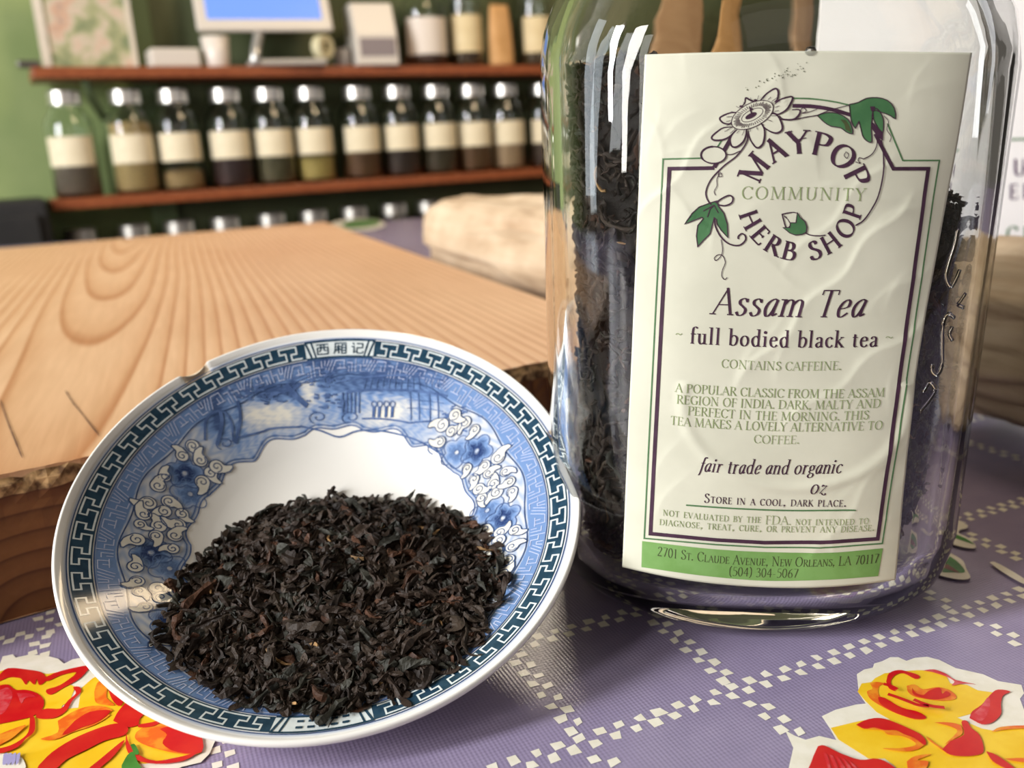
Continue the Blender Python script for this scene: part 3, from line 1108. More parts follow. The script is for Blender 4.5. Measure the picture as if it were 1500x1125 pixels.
# ================================================================== THE PLANK
HB = 0.044
fl_, fr_ = hitz([(0, 696)], TZ + HB)[0], hitz([(790, 531)], TZ + HB)[0]
bx = (fr_ - fl_)[:2] / np.linalg.norm((fr_ - fl_)[:2])            # along the front end
rb0, rb1 = hitz([(790, 436)], TZ + HB)[0], hitz([(475, 325)], TZ + HB)[0]
by = (rb1 - rb0)[:2] / np.linalg.norm((rb1 - rb0)[:2])
# right edge line meets front line
Am = np.array([bx, -by]).T
s_, t_ = np.linalg.solve(Am, rb0[:2] - fl_[:2])
cornerR = fl_[:2] + s_ * bx
farL = hitz([(0, 364)], TZ + HB)[0][:2]
farR = rb1[:2]
wd_ = .46
NX, NY, NZ = 150, 60, 14
bmv, bmf = [], []


def board_pt(a, b, c):
    """a 0..1 right->left along the end, b 0..1 front->back, c 0..1 bottom->top"""
    p0 = cornerR - a * wd_ * bx
    far = farR + (farL - farR) * a * (wd_ / np.linalg.norm(farL - farR)) * 1.0
    p = p0 + (far - p0) * b
    return np.array([p[0], p[1], TZ + .0006 + c * (HB - .0006)])


rg = np.random.default_rng(5)
top = [[board_pt(i / NX, (j / NY) ** 1.7, 1) for i in range(NX + 1)] for j in range(NY + 1)]
nzx = np.cumsum(rg.normal(0, 1, NX + 1))
nzx -= np.linspace(nzx[0], nzx[-1], NX + 1)
endn = np.array([-(bx[1]), bx[0]])
if (endn @ (farR - cornerR)) < 0:
    endn = -endn
for i in range(NX + 1):
    jag = .0004 * nzx[i] * .15 + abs(rg.normal(0, .0007))
    top[0][i][:2] += endn * (.0006 + jag)
    top[0][i][2] -= .0006 + abs(rg.normal(0, .0009))
    top[1][i][2] -= abs(rg.normal(0, .0002))
for j in range(NY + 1):
    for i in range(NX + 1):
        bmv.append(top[j][i])
for j in range(NY):
    for i in range(NX):
        a = j * (NX + 1) + i
        bmf.append((a, a + NX + 1, a + NX + 2, a + 1))
mi_b = [0] * len(bmf)
# front end grain
base = len(bmv)
for k in range(NZ + 1):
    t = k / NZ
    for i in range(NX + 1):
        p = board_pt(i / NX, 0, 1 - t)
        q2 = p.copy()
        rough = .0016 * math.exp(-t * 9) * rg.normal(0, 1)
        q2[:2] += endn * (rough + .0005 * sin(i * .3 + 3 * t) - .0014 * math.exp(-((t - .12) / .05) ** 2) * (rg.random() < .6))
        if k == 0:
            q2 = top[0][i].copy()
        bmv.append(q2)
for k in range(NZ):
    for i in range(NX):
        a = base + k * (NX + 1) + i
        bmf.append((a, a + 1, a + NX + 2, a + NX + 1))
        mi_b.append(1 if k > 1 else 2)
# right side, left side, back, bottom
cs = {}
for nm, (a, b, c) in {'fr0': (0, 0, 0), 'br0': (0, 1, 0), 'br1': (0, 1, 1), 'fl0': (1, 0, 0), 'bl0': (1, 1, 0), 'bl1': (1, 1, 1), 'fr1': (0, 0, 1), 'fl1': (1, 0, 1)}.items():
    cs[nm] = len(bmv)
    bmv.append(board_pt(a, b, c))
for t in (('fr0', 'br0', 'br1', 'fr1'), ('fl0', 'fl1', 'bl1', 'bl0'), ('br0', 'bl0', 'bl1', 'br1'), ('fr0', 'fl0', 'bl0', 'br0')):
    bmf.append(tuple(cs[k] for k in t))
    mi_b.append(0)

lead = np.array([*bx, 0.0])


def woodmat(name, cols, end=False):
    m = mat(name, cols[0], .5, spec=.3)
    q = NT(m)
    tc = q.n('ShaderNodeTexCoord')
    mp = q.n('ShaderNodeMapping', vector_type='TEXTURE')
    mp.inputs['Rotation'].default_value = (0, 0, atan2(-by[0], by[1]))
    q.l(tc.outputs['Object'], mp.inputs[0])
    sp = q.n('ShaderNodeSeparateXYZ')
    q.l(mp.outputs[0], sp.inputs[0])
    # ring distance from the pith, which wanders along the plank
    cb = q.n('ShaderNodeCombineXYZ')
    q.l(sp.outputs[0], cb.inputs[0])
    q.l(sp.outputs[2], cb.inputs[2])
    ys = q.n('ShaderNodeMath', operation='MULTIPLY')
    ys.inputs[1].default_value = .13
    q.l(sp.outputs[1], ys.inputs[0])
    q.l(ys.outputs[0], cb.inputs[1])
    nz = q.n('ShaderNodeTexNoise')
    nz.inputs['Scale'].default_value = 8
    nz.inputs['Detail'].default_value = 2
    nz.inputs['Roughness'].default_value = .5
    q.l(cb.outputs[0], nz.inputs['Vector'])
    x2 = q.n('ShaderNodeMath', operation='SUBTRACT')
    q.l(sp.outputs[0], x2.inputs[0])
    x2.inputs[1].default_value = PITH[0]
    z2 = q.n('ShaderNodeMath', operation='SUBTRACT')
    q.l(sp.outputs[2], z2.inputs[0])
    z2.inputs[1].default_value = PITH[1]
    sl = q.n('ShaderNodeMath', operation='MULTIPLY_ADD')
    q.l(sp.outputs[1], sl.inputs[0])
    sl.inputs[1].default_value = -.040
    q.l(z2.outputs[0], sl.inputs[2])
    c2 = q.n('ShaderNodeCombineXYZ')
    q.l(x2.outputs[0], c2.inputs[0])
    q.l(sl.outputs[0], c2.inputs[1])
    ln = q.n('ShaderNodeVectorMath', operation='LENGTH')
    q.l(c2.outputs[0], ln.inputs[0])
    r1 = q.n('ShaderNodeMath', operation='MULTIPLY_ADD')
    q.l(nz.outputs[0], r1.inputs[0])
    r1.inputs[1].default_value = .024
    q.l(ln.outputs['Value'], r1.inputs[2])
    fr = q.n('ShaderNodeMath', operation='MULTIPLY')
    q.l(r1.outputs[0], fr.inputs[0])
    fr.inputs[1].default_value = 1 / .0064
    fc = q.n('ShaderNodeMath', operation='FRACT')
    q.l(fr.outputs[0], fc.inputs[0])
    fine = q.noise(mp.outputs[0], 900, 2)
    col = q.ramp(fc.outputs[0], [(0.0, cols[0]), (.30, cols[0]), (.74, cols[1]), (.92, cols[2]), (1.0, cols[0])])
    st = q.n('ShaderNodeMapping')
    st.inputs['Scale'].default_value = (1, .05, 1)
    q.l(mp.outputs[0], st.inputs[0])
    fib = q.noise(st.outputs[0], 420, 3)
    big = q.noise(mp.outputs[0], 9, 3)
    mx = q.n('ShaderNodeMixRGB', blend_type='MULTIPLY')
    mx.inputs[0].default_value = .55
    q.l(col, mx.inputs[1])
    q.l(q.ramp(fib, [(.3, (.80, .76, .70)), (.7, (1, 1, 1))]), mx.inputs[2])
    mx2 = q.n('ShaderNodeMixRGB', blend_type='MULTIPLY')
    mx2.inputs[0].default_value = .8
    q.l(mx.outputs[0], mx2.inputs[1])
    q.l(q.ramp(big, [(.35, (.90, .84, .80)), (.65, (1, 1, 1))]), mx2.inputs[2])
    q.l(mx2.outputs[0], q.b.inputs['Base Color'])
    q.bump(fib, .12, .0006)
    return m


cx_ = float(fl_[0] + .045 * bx[0])
PITH = [0, 0]
Rm = np.array([[by[1], -by[0]], [by[0], by[1]]])      # world -> plank x,y
pl = Rm @ (hitz([(70, 600)], TZ + HB)[0][:2] - cornerR)
PITH = [float(pl[0]), -.004]
top_wood = woodmat('pale_pine', [(.72, .45, .26), (.65, .375, .20), (.47, .205, .085)])
end_wood = woodmat('pine_end_grain', [(.20, .08, .025), (.155, .058, .017), (.09, .03, .009)])
splint = noisy('splintered_edge', (.10, .045, .015), (.50, .30, .13), 260, .8, bump=.6, lo=.38, hi=.6)
plank = obj('wooden_plank', bmv, bmf, [top_wood, end_wood, splint], midx=mi_b, loc=(cornerR[0], cornerR[1], TZ))
recalc(plank)
# two drying cracks in the top
for P in ([(0, 586), (12, 620), (20, 640), (33, 672)], [(96, 573), (108, 592), (118, 604), (146, 640)]):
    pp = Print(lambda Q, L: np.column_stack([Q, np.full(len(Q), TZ + HB + .0003)]))
    S_ = hitz(smooth(P, 5), TZ + HB)[:, :2]
    pp.stroke(S_, .0004 * np.array([.3] + [1.0] * (len(S_) - 2) + [.4]) * rng.uniform(.6, 1.3, len(S_)), 0, 0)
    v, f, _ = pp.result()
    obj('drying_crack', v, f, mat('crack_shadow_brown', (.10, .035, .012), .9), parent=plank)['label'] = 'thin dark crack in the pale wood'
tag(plank, 'thick pale pine plank with rough dark end, lying left behind the bowl', 'plank')

# ================================================================== DRIFTWOOD
ax0, ax1 = np.array([-.055, .93]), np.array([.30, .175])
dv = ax1 - ax0
NU, NV = 180, 110
ra = np.random.default_rng(21)
ph_ = ra.uniform(0, 6.28, 12)
dvs, dfs = [], []
dl = np.linalg.norm(dv)
dn = np.array([-dv[1], dv[0]]) / dl
for i in range(NU + 1):
    t = i / NU
    cap = min(1.0, sqrt(max(0, 1 - max(0, (.09 - t) / .09) ** 2)) if t < .09 else 1.0)
    cap = cap if t < .93 else cap * sqrt(max(0.0, 1 - ((t - .93) / .07) ** 2))
    R0 = (.043 + .004 * sin(5 * t + 1)) * max(cap, .06)
    c = ax0 + dv * t
    for k in range(NV):
        a = 2 * pi * k / NV
        g = .020 * sin(9 * a + 2.2 * sin(6 * t) + ph_[0]) + .010 * sin(17 * a + 5 * t + ph_[1]) + .006 * sin(31 * a - 4 * t + ph_[2])
        g += .05 * sin(3 * a + 7 * t + ph_[3]) + .035 * sin(2 * a - 13 * t + ph_[4])
        for ac, am_ in ((3.5, .10), (4.05, .13), (4.7, .08), (2.6, .09), (1.6, .08)):
            d_ = a - ac - .22 * sin(7 * t + ac * 3) - .05 * sin(31 * t + ac)
            g -= am_ * math.exp(-(d_ / .045) ** 2) * (.5 + .5 * sin(9 * t + 2 * ac)) + .05 * math.tanh(9 * d_) * math.exp(-(d_ / .5) ** 2)
        r = R0 * (1 + g + .003 * ra.normal())
        yy, zz = r * 1.12 * cos(a), r * .94 * sin(a)
        # a deep weathered groove low on the near side
        z0 = TZ + .0405 + zz
        z0 = max(z0, TZ + .0012 + .004 * (sin(20 * t + a) * .5 + .5) * (1 if a > pi else 0))
        dvs.append((c[0] + dn[0] * yy, c[1] + dn[1] * yy, z0))
for i in range(NU):
    for k in range(NV):
        k2 = (k + 1) % NV
        dfs.append((i * NV + k, i * NV + k2, (i + 1) * NV + k2, (i + 1) * NV + k))
dfs += [tuple(range(NV))[::-1], tuple(range(NU * NV, NU * NV + NV))]
dm = mat('weathered_driftwood', (.4, .3, .2), .85, spec=.2)
q = NT(dm)
ang = atan2(dv[1], dv[0])
tcn = q.n('ShaderNodeTexCoord')
mp1 = q.n('ShaderNodeMapping', vector_type='TEXTURE')
mp1.inputs['Rotation'].default_value = (0, 0, ang)
q.l(tcn.outputs['Object'], mp1.inputs[0])
mp2 = q.n('ShaderNodeMapping')
mp2.inputs['Scale'].default_value = (.10, 1, 1)
q.l(mp1.outputs[0], mp2.inputs[0])
n1 = q.noise(mp2.outputs[0], 75, 6, .55, .5)
n2 = q.noise(mp1.outputs[0], 22, 4)
mx = q.n('ShaderNodeMixRGB', blend_type='MULTIPLY')
mx.inputs[0].default_value = .8
q.l(q.ramp(n1, [(.26, (.22, .14, .08)), (.40, (.50, .37, .245)), (.68, (.58, .455, .32))]), mx.inputs[1])
q.l(q.ramp(n2, [(.35, (.72, .66, .6)), (.65, (1, 1, 1))]), mx.inputs[2])
q.l(mx.outputs[0], q.b.inputs['Base Color'])
q.bump(n1, .5, .003)
dc = ax0 + dv * .5
drift = obj('driftwood_log', dvs, dfs, dm, loc=(dc[0], dc[1], TZ), smooth=True)
recalc(drift)
tag(drift, 'weathered grey brown driftwood log lying behind the tea jar', 'driftwood')

# ================================================================== WHITE SIGN BEHIND THE JAR
sgn = np.array([-.12, -1.0, 0.0])
sgn /= np.linalg.norm(sgn)
sx = np.array([sgn[1] * -1, sgn[0], 0.0])
sp0 = np.array([.205, .575, TZ])
cL = hitplane([(1219, 200)], sp0, sgn)[0]
cR = cL + sx * .26
V = []
for dd in (0.0, .004):
    for p in (cL, cR):
        for z in (TZ + .0003, TZ + .33):
            V.append((p[0] - sgn[0] * dd, p[1] - sgn[1] * dd, z))
Fs = [(0, 1, 3, 2), (4, 6, 7, 5), (0, 4, 5, 1), (2, 3, 7, 6), (0, 2, 6, 4), (1, 5, 7, 3)]
sc_ = (cL + cR) / 2
sroot = thing('printed_sign', (sc_[0], sc_[1], TZ))
t = obj('board', V, Fs, mat('white_card', (.88, .83, .79), .55), parent=sroot)
recalc(t)
# folding foot that holds it up
fc = sc_ - sgn * .004
V = []
for s2 in (-.04, .04):
    for p in ((0.0, .16), (0.0, .0005), (.075, .0005)):
        V.append(tuple((fc + sx * s2 - sgn * (p[0] + .0003))[:2]) + (TZ + p[1],))
obj('foot', V, [(0, 1, 2), (3, 5, 4), (0, 3, 4, 1), (1, 4, 5, 2), (2, 5, 3, 0)], mat('grey_card', (.5, .46, .42), .7), parent=sroot)
sinkp = mat('plum_sign_ink', (.10, .045, .11), .6)
sinkg = mat('green_sign_ink', (.14, .24, .13), .6)
sp_ = Print(lambda P, L: hitplane(P, cL + sgn * .0004, sgn) + 0 * L[:, None])


def signtext(txt, x0, y0, cap, w, mi, tr=22, sx_=1.0):
    gl, tot = layout(txt, track=tr)
    pen = Pen(sp_, w, mi)
    for g, gx, _s in gl:
        pen.glyph(('', '|'.join(s for s in g[1].split('|') if s and s[0] != 's')), lambda P, gx=gx: np.stack([x0 + (P[:, 0] + gx) * cap / 100 * sx_, y0 - P[:, 1] * cap / 100 - .03 * (P[:, 0] + gx) * cap / 100 * sx_], 1), cap)


signtext('UR', 1484, 257, 24, 15, 0, 30)
signtext('ER', 1478, 292, 22, 15, 0, 30)
signtext('CR', 1474, 356, 24, 16, 1, 30)
signtext('VIT', 1450, 386, 21, 14, 1, 8, .8)
sp_.stroke([(1420, 206), (1560, 202)], 3.5, 1)
v, f, m_ = sp_.result()
obj('lettering', v, f, [sinkp, sinkg], midx=m_, parent=sroot)
tag(sroot, 'white printed sign with plum and green capitals standing behind the driftwood', 'sign')

# ================================================================== PORCELAIN BOWL
BR = .0666
BAZ, BAL = radians(96.5), radians(28.9)
BC = np.array([-.0500, .2168, TZ + .0402])
bfar = np.array([cos(BAZ) * cos(BAL), sin(BAZ) * cos(BAL), sin(BAL)])
bside = np.array([sin(BAZ), -cos(BAZ), 0.0])         # to the right seen from the camera
bn = np.cross(bside, bfar)
bn = bn if bn[2] > 0 else -bn
S_IN = np.array([0, .18, .36, .46, .52, .60, .68, .76, .84, .90, .95, .975])
D_IN = np.array([.0212, .0212, .0205, .0190, .0174, .0146, .0116, .0086, .0055, .0032, .0013, .0004])


def depth(s):
    return np.interp(s, S_IN, D_IN)


_ss = np.linspace(0, 1, 401)
_dd = np.convolve(np.pad(depth(_ss), 14, mode='edge'), np.ones(29) / 29, 'valid')
depth = lambda s: np.interp(s, _ss, _dd)


def dslope(s):
    return (depth(np.asarray(s) + .004) - depth(np.asarray(s) - .004)) / (.008 * BR)


def bowl_pt(a, s, lift=0.0):
    """angle (0 = right, 90 deg = far), radius fraction -> world, on the inner face"""
    a, s = np.asarray(a, float), np.asarray(s, float)
    r = s * BR
    d = depth(s)
    m = dslope(s)
    k = 1 / np.sqrt(1 + m * m)
    r2 = r - lift * (-m) * k * 1.0
    h = -d + lift * k
    return BC + (r2 * np.cos(a))[..., None] * bside + (r2 * np.sin(a))[..., None] * bfar + h[..., None] * bn


def px_to_bowl(P, d=.012):
    X = hitplane(P, BC - d * bn, bn) - BC
    return np.stack([X @ bside, X @ bfar], 1) / BR


CHIPS = [(radians(127), .075, .0016), (radians(12.5), .05, .0013)]
NA = 900
s_in = np.concatenate([np.linspace(0.0, .50, 14)[1:], np.linspace(.505, .972, 130)])
aa = np.linspace(0, 2 * pi, NA, endpoint=False)


def chip(a):
    c = 0 * a
    for ca, wd, dp in CHIPS:
        d = (a - ca + pi) % (2 * pi) - pi
        c = c + dp * np.clip(1 - (d / wd) ** 2, 0, 1) ** 1.5
    return c


bv, bf, bcol = [], [], []
WHITE = np.array([.80, .765, .70])


def flower_shade(U, V, out, amount):
    """soft blue petals around a point; U,V in mm from the flower's heart"""
    r = np.hypot(U, V)
    th = np.arctan2(V, U)
    pet = 3.9 + 1.7 * np.abs(np.cos(2.5 * th))
    m = np.clip((pet - r) / .5, 0, 1)
    tone = np.clip(1.30 - r / pet, .22, 1) * (0.75 + .25 * np.sin(th * 26) ** 2)
    tone = np.clip(tone * 1.2, 0, 1)
    tone[r < .75] = .25
    return np.maximum(out, m * tone * amount)


FLOW = []
for a0 in (152, 186, 214, 238, 26, -6, -34, -58, 262, 285):
    FLOW.append((radians(a0), .695, 1.05))
    FLOW.append((radians(a0 + 6.0), .635, .8))


PATCH = [(px_to_bowl([(x, y)], .010)[0], rx / 363, ry / 290, dl) for x, y, rx, ry, dl in (
    (452, 572, 16, 20, -.6), (372, 606, 34, 17, -.55), (570, 596, 40, 13, -.5), (640, 600, 10, 14, -.35), (500, 622, 30, 7, -.3), (415, 600, 26, 16, -.45),
    (505, 590, 9, 18, .30), (590, 560, 75, 10, .30), (430, 548, 70, 12, .25), (398, 582, 20, 9, .45), (478, 556, 14, 12, .35), (660, 600, 14, 22, .25), (432, 576, 9, 16, .35), (322, 615, 8, 26, .3), (350, 612, 7, 26, .25))]


def bowl_colour(a, s):
    A, Sx = np.broadcast_arrays(a, s)
    blue = np.zeros(A.shape)
    # pale ground of the patterned belt
    deg = np.degrees(A) % 360
    scal = .565 + .022 * np.abs(np.sin(A * 7)) + .012 * np.sin(A * 19)
    belt = np.clip((Sx - scal) / .012, 0, 1) * np.clip((.876 - Sx) / .004, 0, 1)
    # scene panels: far side and near side
    scene = (deg > 46) & (deg < 138)
    clouds = .5 + .5 * np.sin(A * 38 + 4 * np.sin(Sx * 60)) * np.sin(Sx * 95 + 3 * np.sin(A * 17))
    c2 = .5 + .5 * np.sin(A * 91 + 3 * np.sin(Sx * 130)) * np.sin(Sx * 210)
    scene_t = .36 + .45 * clouds * np.clip((Sx - .6) / .2, 0, 1) + .20 * c2
    scene_t = np.where(Sx > .735, np.maximum(scene_t, .62 + .2 * c2), scene_t)
    edge = np.exp(-((Sx - scal - .012) / .018) ** 2)
    U_, V_ = Sx * np.cos(A), Sx * np.sin(A)
    for (pu, pv), rx, ry, dl in PATCH:
        scene_t = scene_t + dl * np.exp(-((U_ - pu) / rx) ** 2 - ((V_ - pv) / ry) ** 2)
    scene_t = np.clip(scene_t, .04, .92)
    scene_t = np.maximum(scene_t, .75 * edge * (.5 + .5 * np.sin(A * 57)))
    flo = .34 + .10 * np.sin(A * 61 + 3 * np.sin(Sx * 90))
    for fa, fs, am in FLOW:
        dA = (A - fa + pi) % (2 * pi) - pi
        U = dA * fs * BR * 1000
        V = (Sx - fs) * BR * 1000 * 1.05
        flo = flower_shade(U, V, flo, am)
    flo = np.maximum(flo, .55 * edge)
    wsc = np.clip((47 - np.abs(deg - 92)) / 7, 0, 1)
    blue = belt * (scene_t * wsc + flo * (1 - wsc))
    # lattice ring
    lat = np.clip((Sx - .795 - .008 * np.sin(A * 14)) / .006, 0, 1) * np.clip((.872 - Sx) / .004, 0, 1)
    blue = np.where(lat > .05, np.maximum(blue, lat * .66), blue)
    outer = np.exp(-((Sx - .958) / .007) ** 2) * .35
    blue = np.maximum(blue, outer)
    cream = belt * (1 - lat)
    base = WHITE * (1 - .12 * cream[..., None] * np.array([0.1, .35, 1.1]))
    ink1, ink2 = np.array([.165, .265, .47]), np.array([.022, .042, .125])
    t = np.clip(blue, 0, 1)[..., None]
    c = np.where(t < .6, base + (ink1 - base) * (t / .6), ink1 + (ink2 - ink1) * ((t - .6) / .4))
    return c


rings = []
for s in s_in:
    P = bowl_pt(aa, np.full(NA, s)) - bn * (chip(aa) * max(0, (s - .90) / .08))[:, None]
    c = bowl_colour(aa, np.full(NA, s))
    if s > .93:
        c = np.where((chip(aa) > .0002)[:, None], np.array([.70, .56, .40]), c)
    rings.append((P, c))


def plain(r, h):
    P = BC + (r * np.cos(aa))[:, None] * bside + (r * np.sin(aa))[:, None] * bfar + (h * np.ones(NA))[:, None] * bn
    return P, np.tile(WHITE, (NA, 1))


ch = chip(aa)
for r, h in ((.985, .0006), (.993, .0006), (.999, .0001), (1.0, -.0008), (.994, -.0018), (.975, -.0030), (.94, -.0047), (.88, -.0078), (.80, -.0114), (.70, -.0156), (.60, -.0198), (.52, -.0228), (.455, -.0244), (.44, -.0262), (.43, -.0292), (.405, -.0298), (.385, -.0286), (.375, -.0258), (.20, -.0252)):
    P, c = plain(r * BR - (ch if r > .99 else 0) * .8, h - (ch if r > .97 else 0))
    if r > .97:
        c = np.where((ch > .0002)[:, None], np.array([.72, .58, .42]), c)
    rings.append((P, c))
bv = [BC + -.0212 * bn] + [p for P, _ in rings for p in P] + [BC - .0252 * bn]
bcol = [WHITE] + [c for _, C in rings for c in C] + [WHITE]
nr = len(rings)
for k in range(NA):
    bf.append((0, 1 + k, 1 + (k + 1) % NA))
    bf.append((len(bv) - 1, 1 + (nr - 1) * NA + (k + 1) % NA, 1 + (nr - 1) * NA + k))
for i in range(nr - 1):
    b0, b1 = 1 + i * NA, 1 + (i + 1) * NA
    for k in range(NA):
        k2 = (k + 1) % NA
        bf.append((b0 + k, b1 + k, b1 + k2, b0 + k2))
n_body = len(bf)

# line work fired on the glaze
bpr = Print(lambda P, L: bowl_pt(P[:, 0], P[:, 1], 0.00005) + (.00003 * L)[:, None] * bn, .035)
TEAL, PALE, LAV, DK = 1, 2, 3, 4


def arc(a0, a1, s0, s1, mi, layer):
    n = max(2, int(abs(a1 - a0) / .012))
    A = np.linspace(a0, a1, n + 1)
    Q = [[(A[i], s0), (A[i + 1], s0), (A[i + 1], s1), (A[i], s1)] for i in range(n)]
    bpr.quads(Q, mi, layer)


PL1, PL2 = radians(87.0), radians(270)
HWP = radians(10.0)
F0, F1 = .878, .948
arc(PL1 + HWP, PL2 - HWP, F0, F1, TEAL, 1)
arc(PL2 + HWP, PL1 - HWP + 2 * pi, F0, F1, TEAL, 1)
arc(0, 2 * pi, .953, .957, DK, 1)
KEY = [(0, .12), (.42, .12), (.42, .46), (.2, .46), (.2, .88), (.86, .88), (.86, .56), (.63, .56), (.63, .12), (1.0, .12)]


def strokeb(P, w, mi, layer):
    """stroke in (angle, s) with width in metres, corrected for the radius"""
    P = np.asarray(P, float)
    s0 = P[:, 1].mean()
    k = s0                                   # angle * s0 = arc in units of BR
    Q = np.stack([P[:, 0] * k, P[:, 1]], 1)
    old = bpr.n
    bpr.stroke(Q, w / BR, mi, layer)
    # map back to angles
    bpr.v[-1][:, 0] /= k


def keyrun(a0, a1, n):
    L = (a1 - a0) / n
    pts = []
    for i in range(n):
        for u, v in KEY[(0 if i == 0 else 1):]:
            pts.append((a0 + (i + u) * L, F0 + (F1 - F0) * v))
    strokeb(pts, .00042, PALE, 2)


keyrun(PL1 + HWP + .02, PL2 - HWP - .02, 22)
keyrun(PL2 + HWP + .02, PL1 + 2 * pi - HWP - .02, 22)
for pc in (PL1, PL2):
    arc(pc - HWP, pc + HWP, F0, F1, PALE, 1)
    for sg in (-1, 1):
        strokeb([(pc + sg * HWP * .72, F0), (pc + sg * HWP * .82, F1)], .0005, TEAL, 3)
        strokeb([(pc + sg * HWP * .84, F0), (pc + sg * HWP * .98, F1)], .0006, TEAL, 3)
    strokeb([(pc - HWP, F0), (pc + HWP, F0)], .0005, TEAL, 3)
    strokeb([(pc - HWP, F1), (pc + HWP, F1)], .0005, TEAL, 3)
# the three characters on the far plate, drawn as brush strokes (x right, y up, 0..10)
HAN = {
 'xi': [[(.5, 9.2), (9.5, 9.2)], [(1, 6.6), (9, 6.6), (9, 0.4)], [(1, 6.6), (1, .4)], [(1, .9), (9, .9)], [(3.8, 9), (3.7, 5), (2.4, 3)], [(6.1, 9), (6.1, 4), (8, 3.6)]],
 'xiang': [[(1, 9.4), (9.8, 9.4)], [(1.4, 9.3), (1.2, 4), (.2, .4)], [(2.2, 6.4), (5.4, 6.4)], [(3.8, 8.2), (3.8, .3)], [(3.7, 6), (2.1, 2.6)], [(3.9, 5), (5.2, 3.4)], [(6.2, 7.8), (9.4, 7.8), (9.4, .6), (6.2, .6), (6.2, 7.8)], [(6.2, 5.4), (9.4, 5.4)], [(6.2, 3), (9.4, 3)]],
 'ji': [[(1.2, 9.4), (2.4, 8)], [(.4, 6.2), (2.3, 6.2), (2.3, 1.2), (3.6, 2.4)], [(4.4, 8.8), (8.8, 8.8), (8.8, 5.2)], [(4.6, 5.2), (8.8, 5.2)], [(4.6, 5.2), (4.6, 1.2), (5.4, .6), (9, .6), (9.4, 2.4)]],
}
CHW = .0042 / BR / F1
for j, nm in enumerate(('xi', 'xiang', 'ji')):
    a_c = PL1 - (j - 1) * .0054 / (BR * .913)
    for st in HAN[nm]:
        strokeb([(a_c - (x - 5) / 10 * CHW, F0 + .010 + (F1 - F0 - .020) * y / 10) for x, y in st], .00036, TEAL, 4)
# near plate: plain blocks of pattern
for j in range(-2, 3):
    for y in (.3, .7):
        strokeb([(PL2 + j * .04 - .012, F0 + (F1 - F0) * y), (PL2 + j * .04 + .012, F0 + (F1 - F0) * y)], .0007, TEAL, 4)
# lattice ring of pale hooked lines
rl = np.random.default_rng(3)
NLT = 110
for i in range(NLT):
    a = 2 * pi * (i + .5) / NLT
    da = 2 * pi / NLT
    b = .800 + .008 * sin(a * 14) + .006
    t = .868
    m_ = (b + t) / 2
    kind = i % 4
    fx = lambda u, v: (a + (u - .5) * da, b + (t - b) * v)
    if kind == 0:
        for seg in ([(0, .05), (.6, .05), (.6, .55), (1, .55)], [(0, .95), (0.1, .5), (.35, .5), (.35, .95)]):
            strokeb([fx(*p) for p in seg], .00022, LAV, 2)
    elif kind == 1:
        for seg in ([(.1, 0), (.1, 1)], [(.45, 0), (.45, .7), (.9, .7)], [(.75, 0), (.75, .4)]):
            strokeb([fx(*p) for p in seg], .00022, LAV, 2)
    elif kind == 2:
        for seg in ([(0, .3), (.9, .3)], [(.2, .3), (.2, .9), (1, .9)], [(.6, .3), (.6, .65)]):
            strokeb([fx(*p) for p in seg], .00022, LAV, 2)
    else:
        for seg in ([(0, .9), (.5, .1)], [(.3, .95), (.8, .15)], [(.6, .95), (1.05, .25)]):
            strokeb([fx(*p) for p in seg], .00022, LAV, 2)
A = np.linspace(0, 2 * pi, 361)
strokeb(np.stack([A, .792 + .010 * np.sin(A * 14)], 1), .00035, DK, 2)
strokeb(np.stack([A, .872 + 0 * A], 1), .0003, DK, 2)
# scalloped inner outline and its echo
strokeb(np.stack([A, .566 + .022 * np.abs(np.sin(A * 7)) + .012 * np.sin(A * 19)], 1), .00040, 5, 2)
strokeb(np.stack([A, .580 + .022 * np.abs(np.sin(A * 7)) + .012 * np.sin(A * 19)], 1), .00026, 5, 2)


def spiral(a0, s0, R, turns, th0, hand):
    T = np.linspace(0, 1, 24)
    r = R * (1 - .86 * T)
    th = th0 + hand * turns * 2 * pi * T
    return np.stack([a0 + r * np.cos(th) / s0, s0 + r * np.sin(th)], 1)


lcount = 0
for a_deg in np.arange(-88, 272, 5.0):
    inside_scene = 45 < (a_deg % 360) < 139
    if inside_scene:
        continue
    for s0 in (.625, .685, .745):
        a0 = radians(a_deg + (2.5 if .65 < s0 < .7 else 0) + rl.uniform(-1.2, 1.2))
        near = any(hypot(((a0 - fa + pi) % (2 * pi) - pi) * fs, s0 - fs) < .066 for fa, fs, _ in FLOW)
        if near:
            continue
        R = rl.uniform(.026, .037)
        lay = 3 + .2 * (lcount % 23)
        lcount += 1
        th0, hand = rl.uniform(0, 6.28), rl.choice([-1, 1])
        PH = np.linspace(0, 2 * pi, 34)[:-1]
        dph = (PH - th0 + pi) % (2 * pi) - pi
        rad = R * (.82 + 1.05 * np.exp(-(dph / .42) ** 2))
        drop = np.stack([a0 + rad * np.cos(PH + hand * .5 * (rad / R - .82)) / s0, s0 + rad * np.sin(PH + hand * .5 * (rad / R - .82))], 1)
        Qc = drop.copy()
        Qc[:, 0] *= s0
        bpr.poly(Qc, 6, lay)
        bpr.v[-1][:, 0] /= s0
        strokeb(np.vstack([drop, drop[:1]]), .00030, 4, lay + .5)
        strokeb(spiral(a0, s0, R * .66, 1.25, th0 + 1.2, hand), .00030, 4, lay + .5)
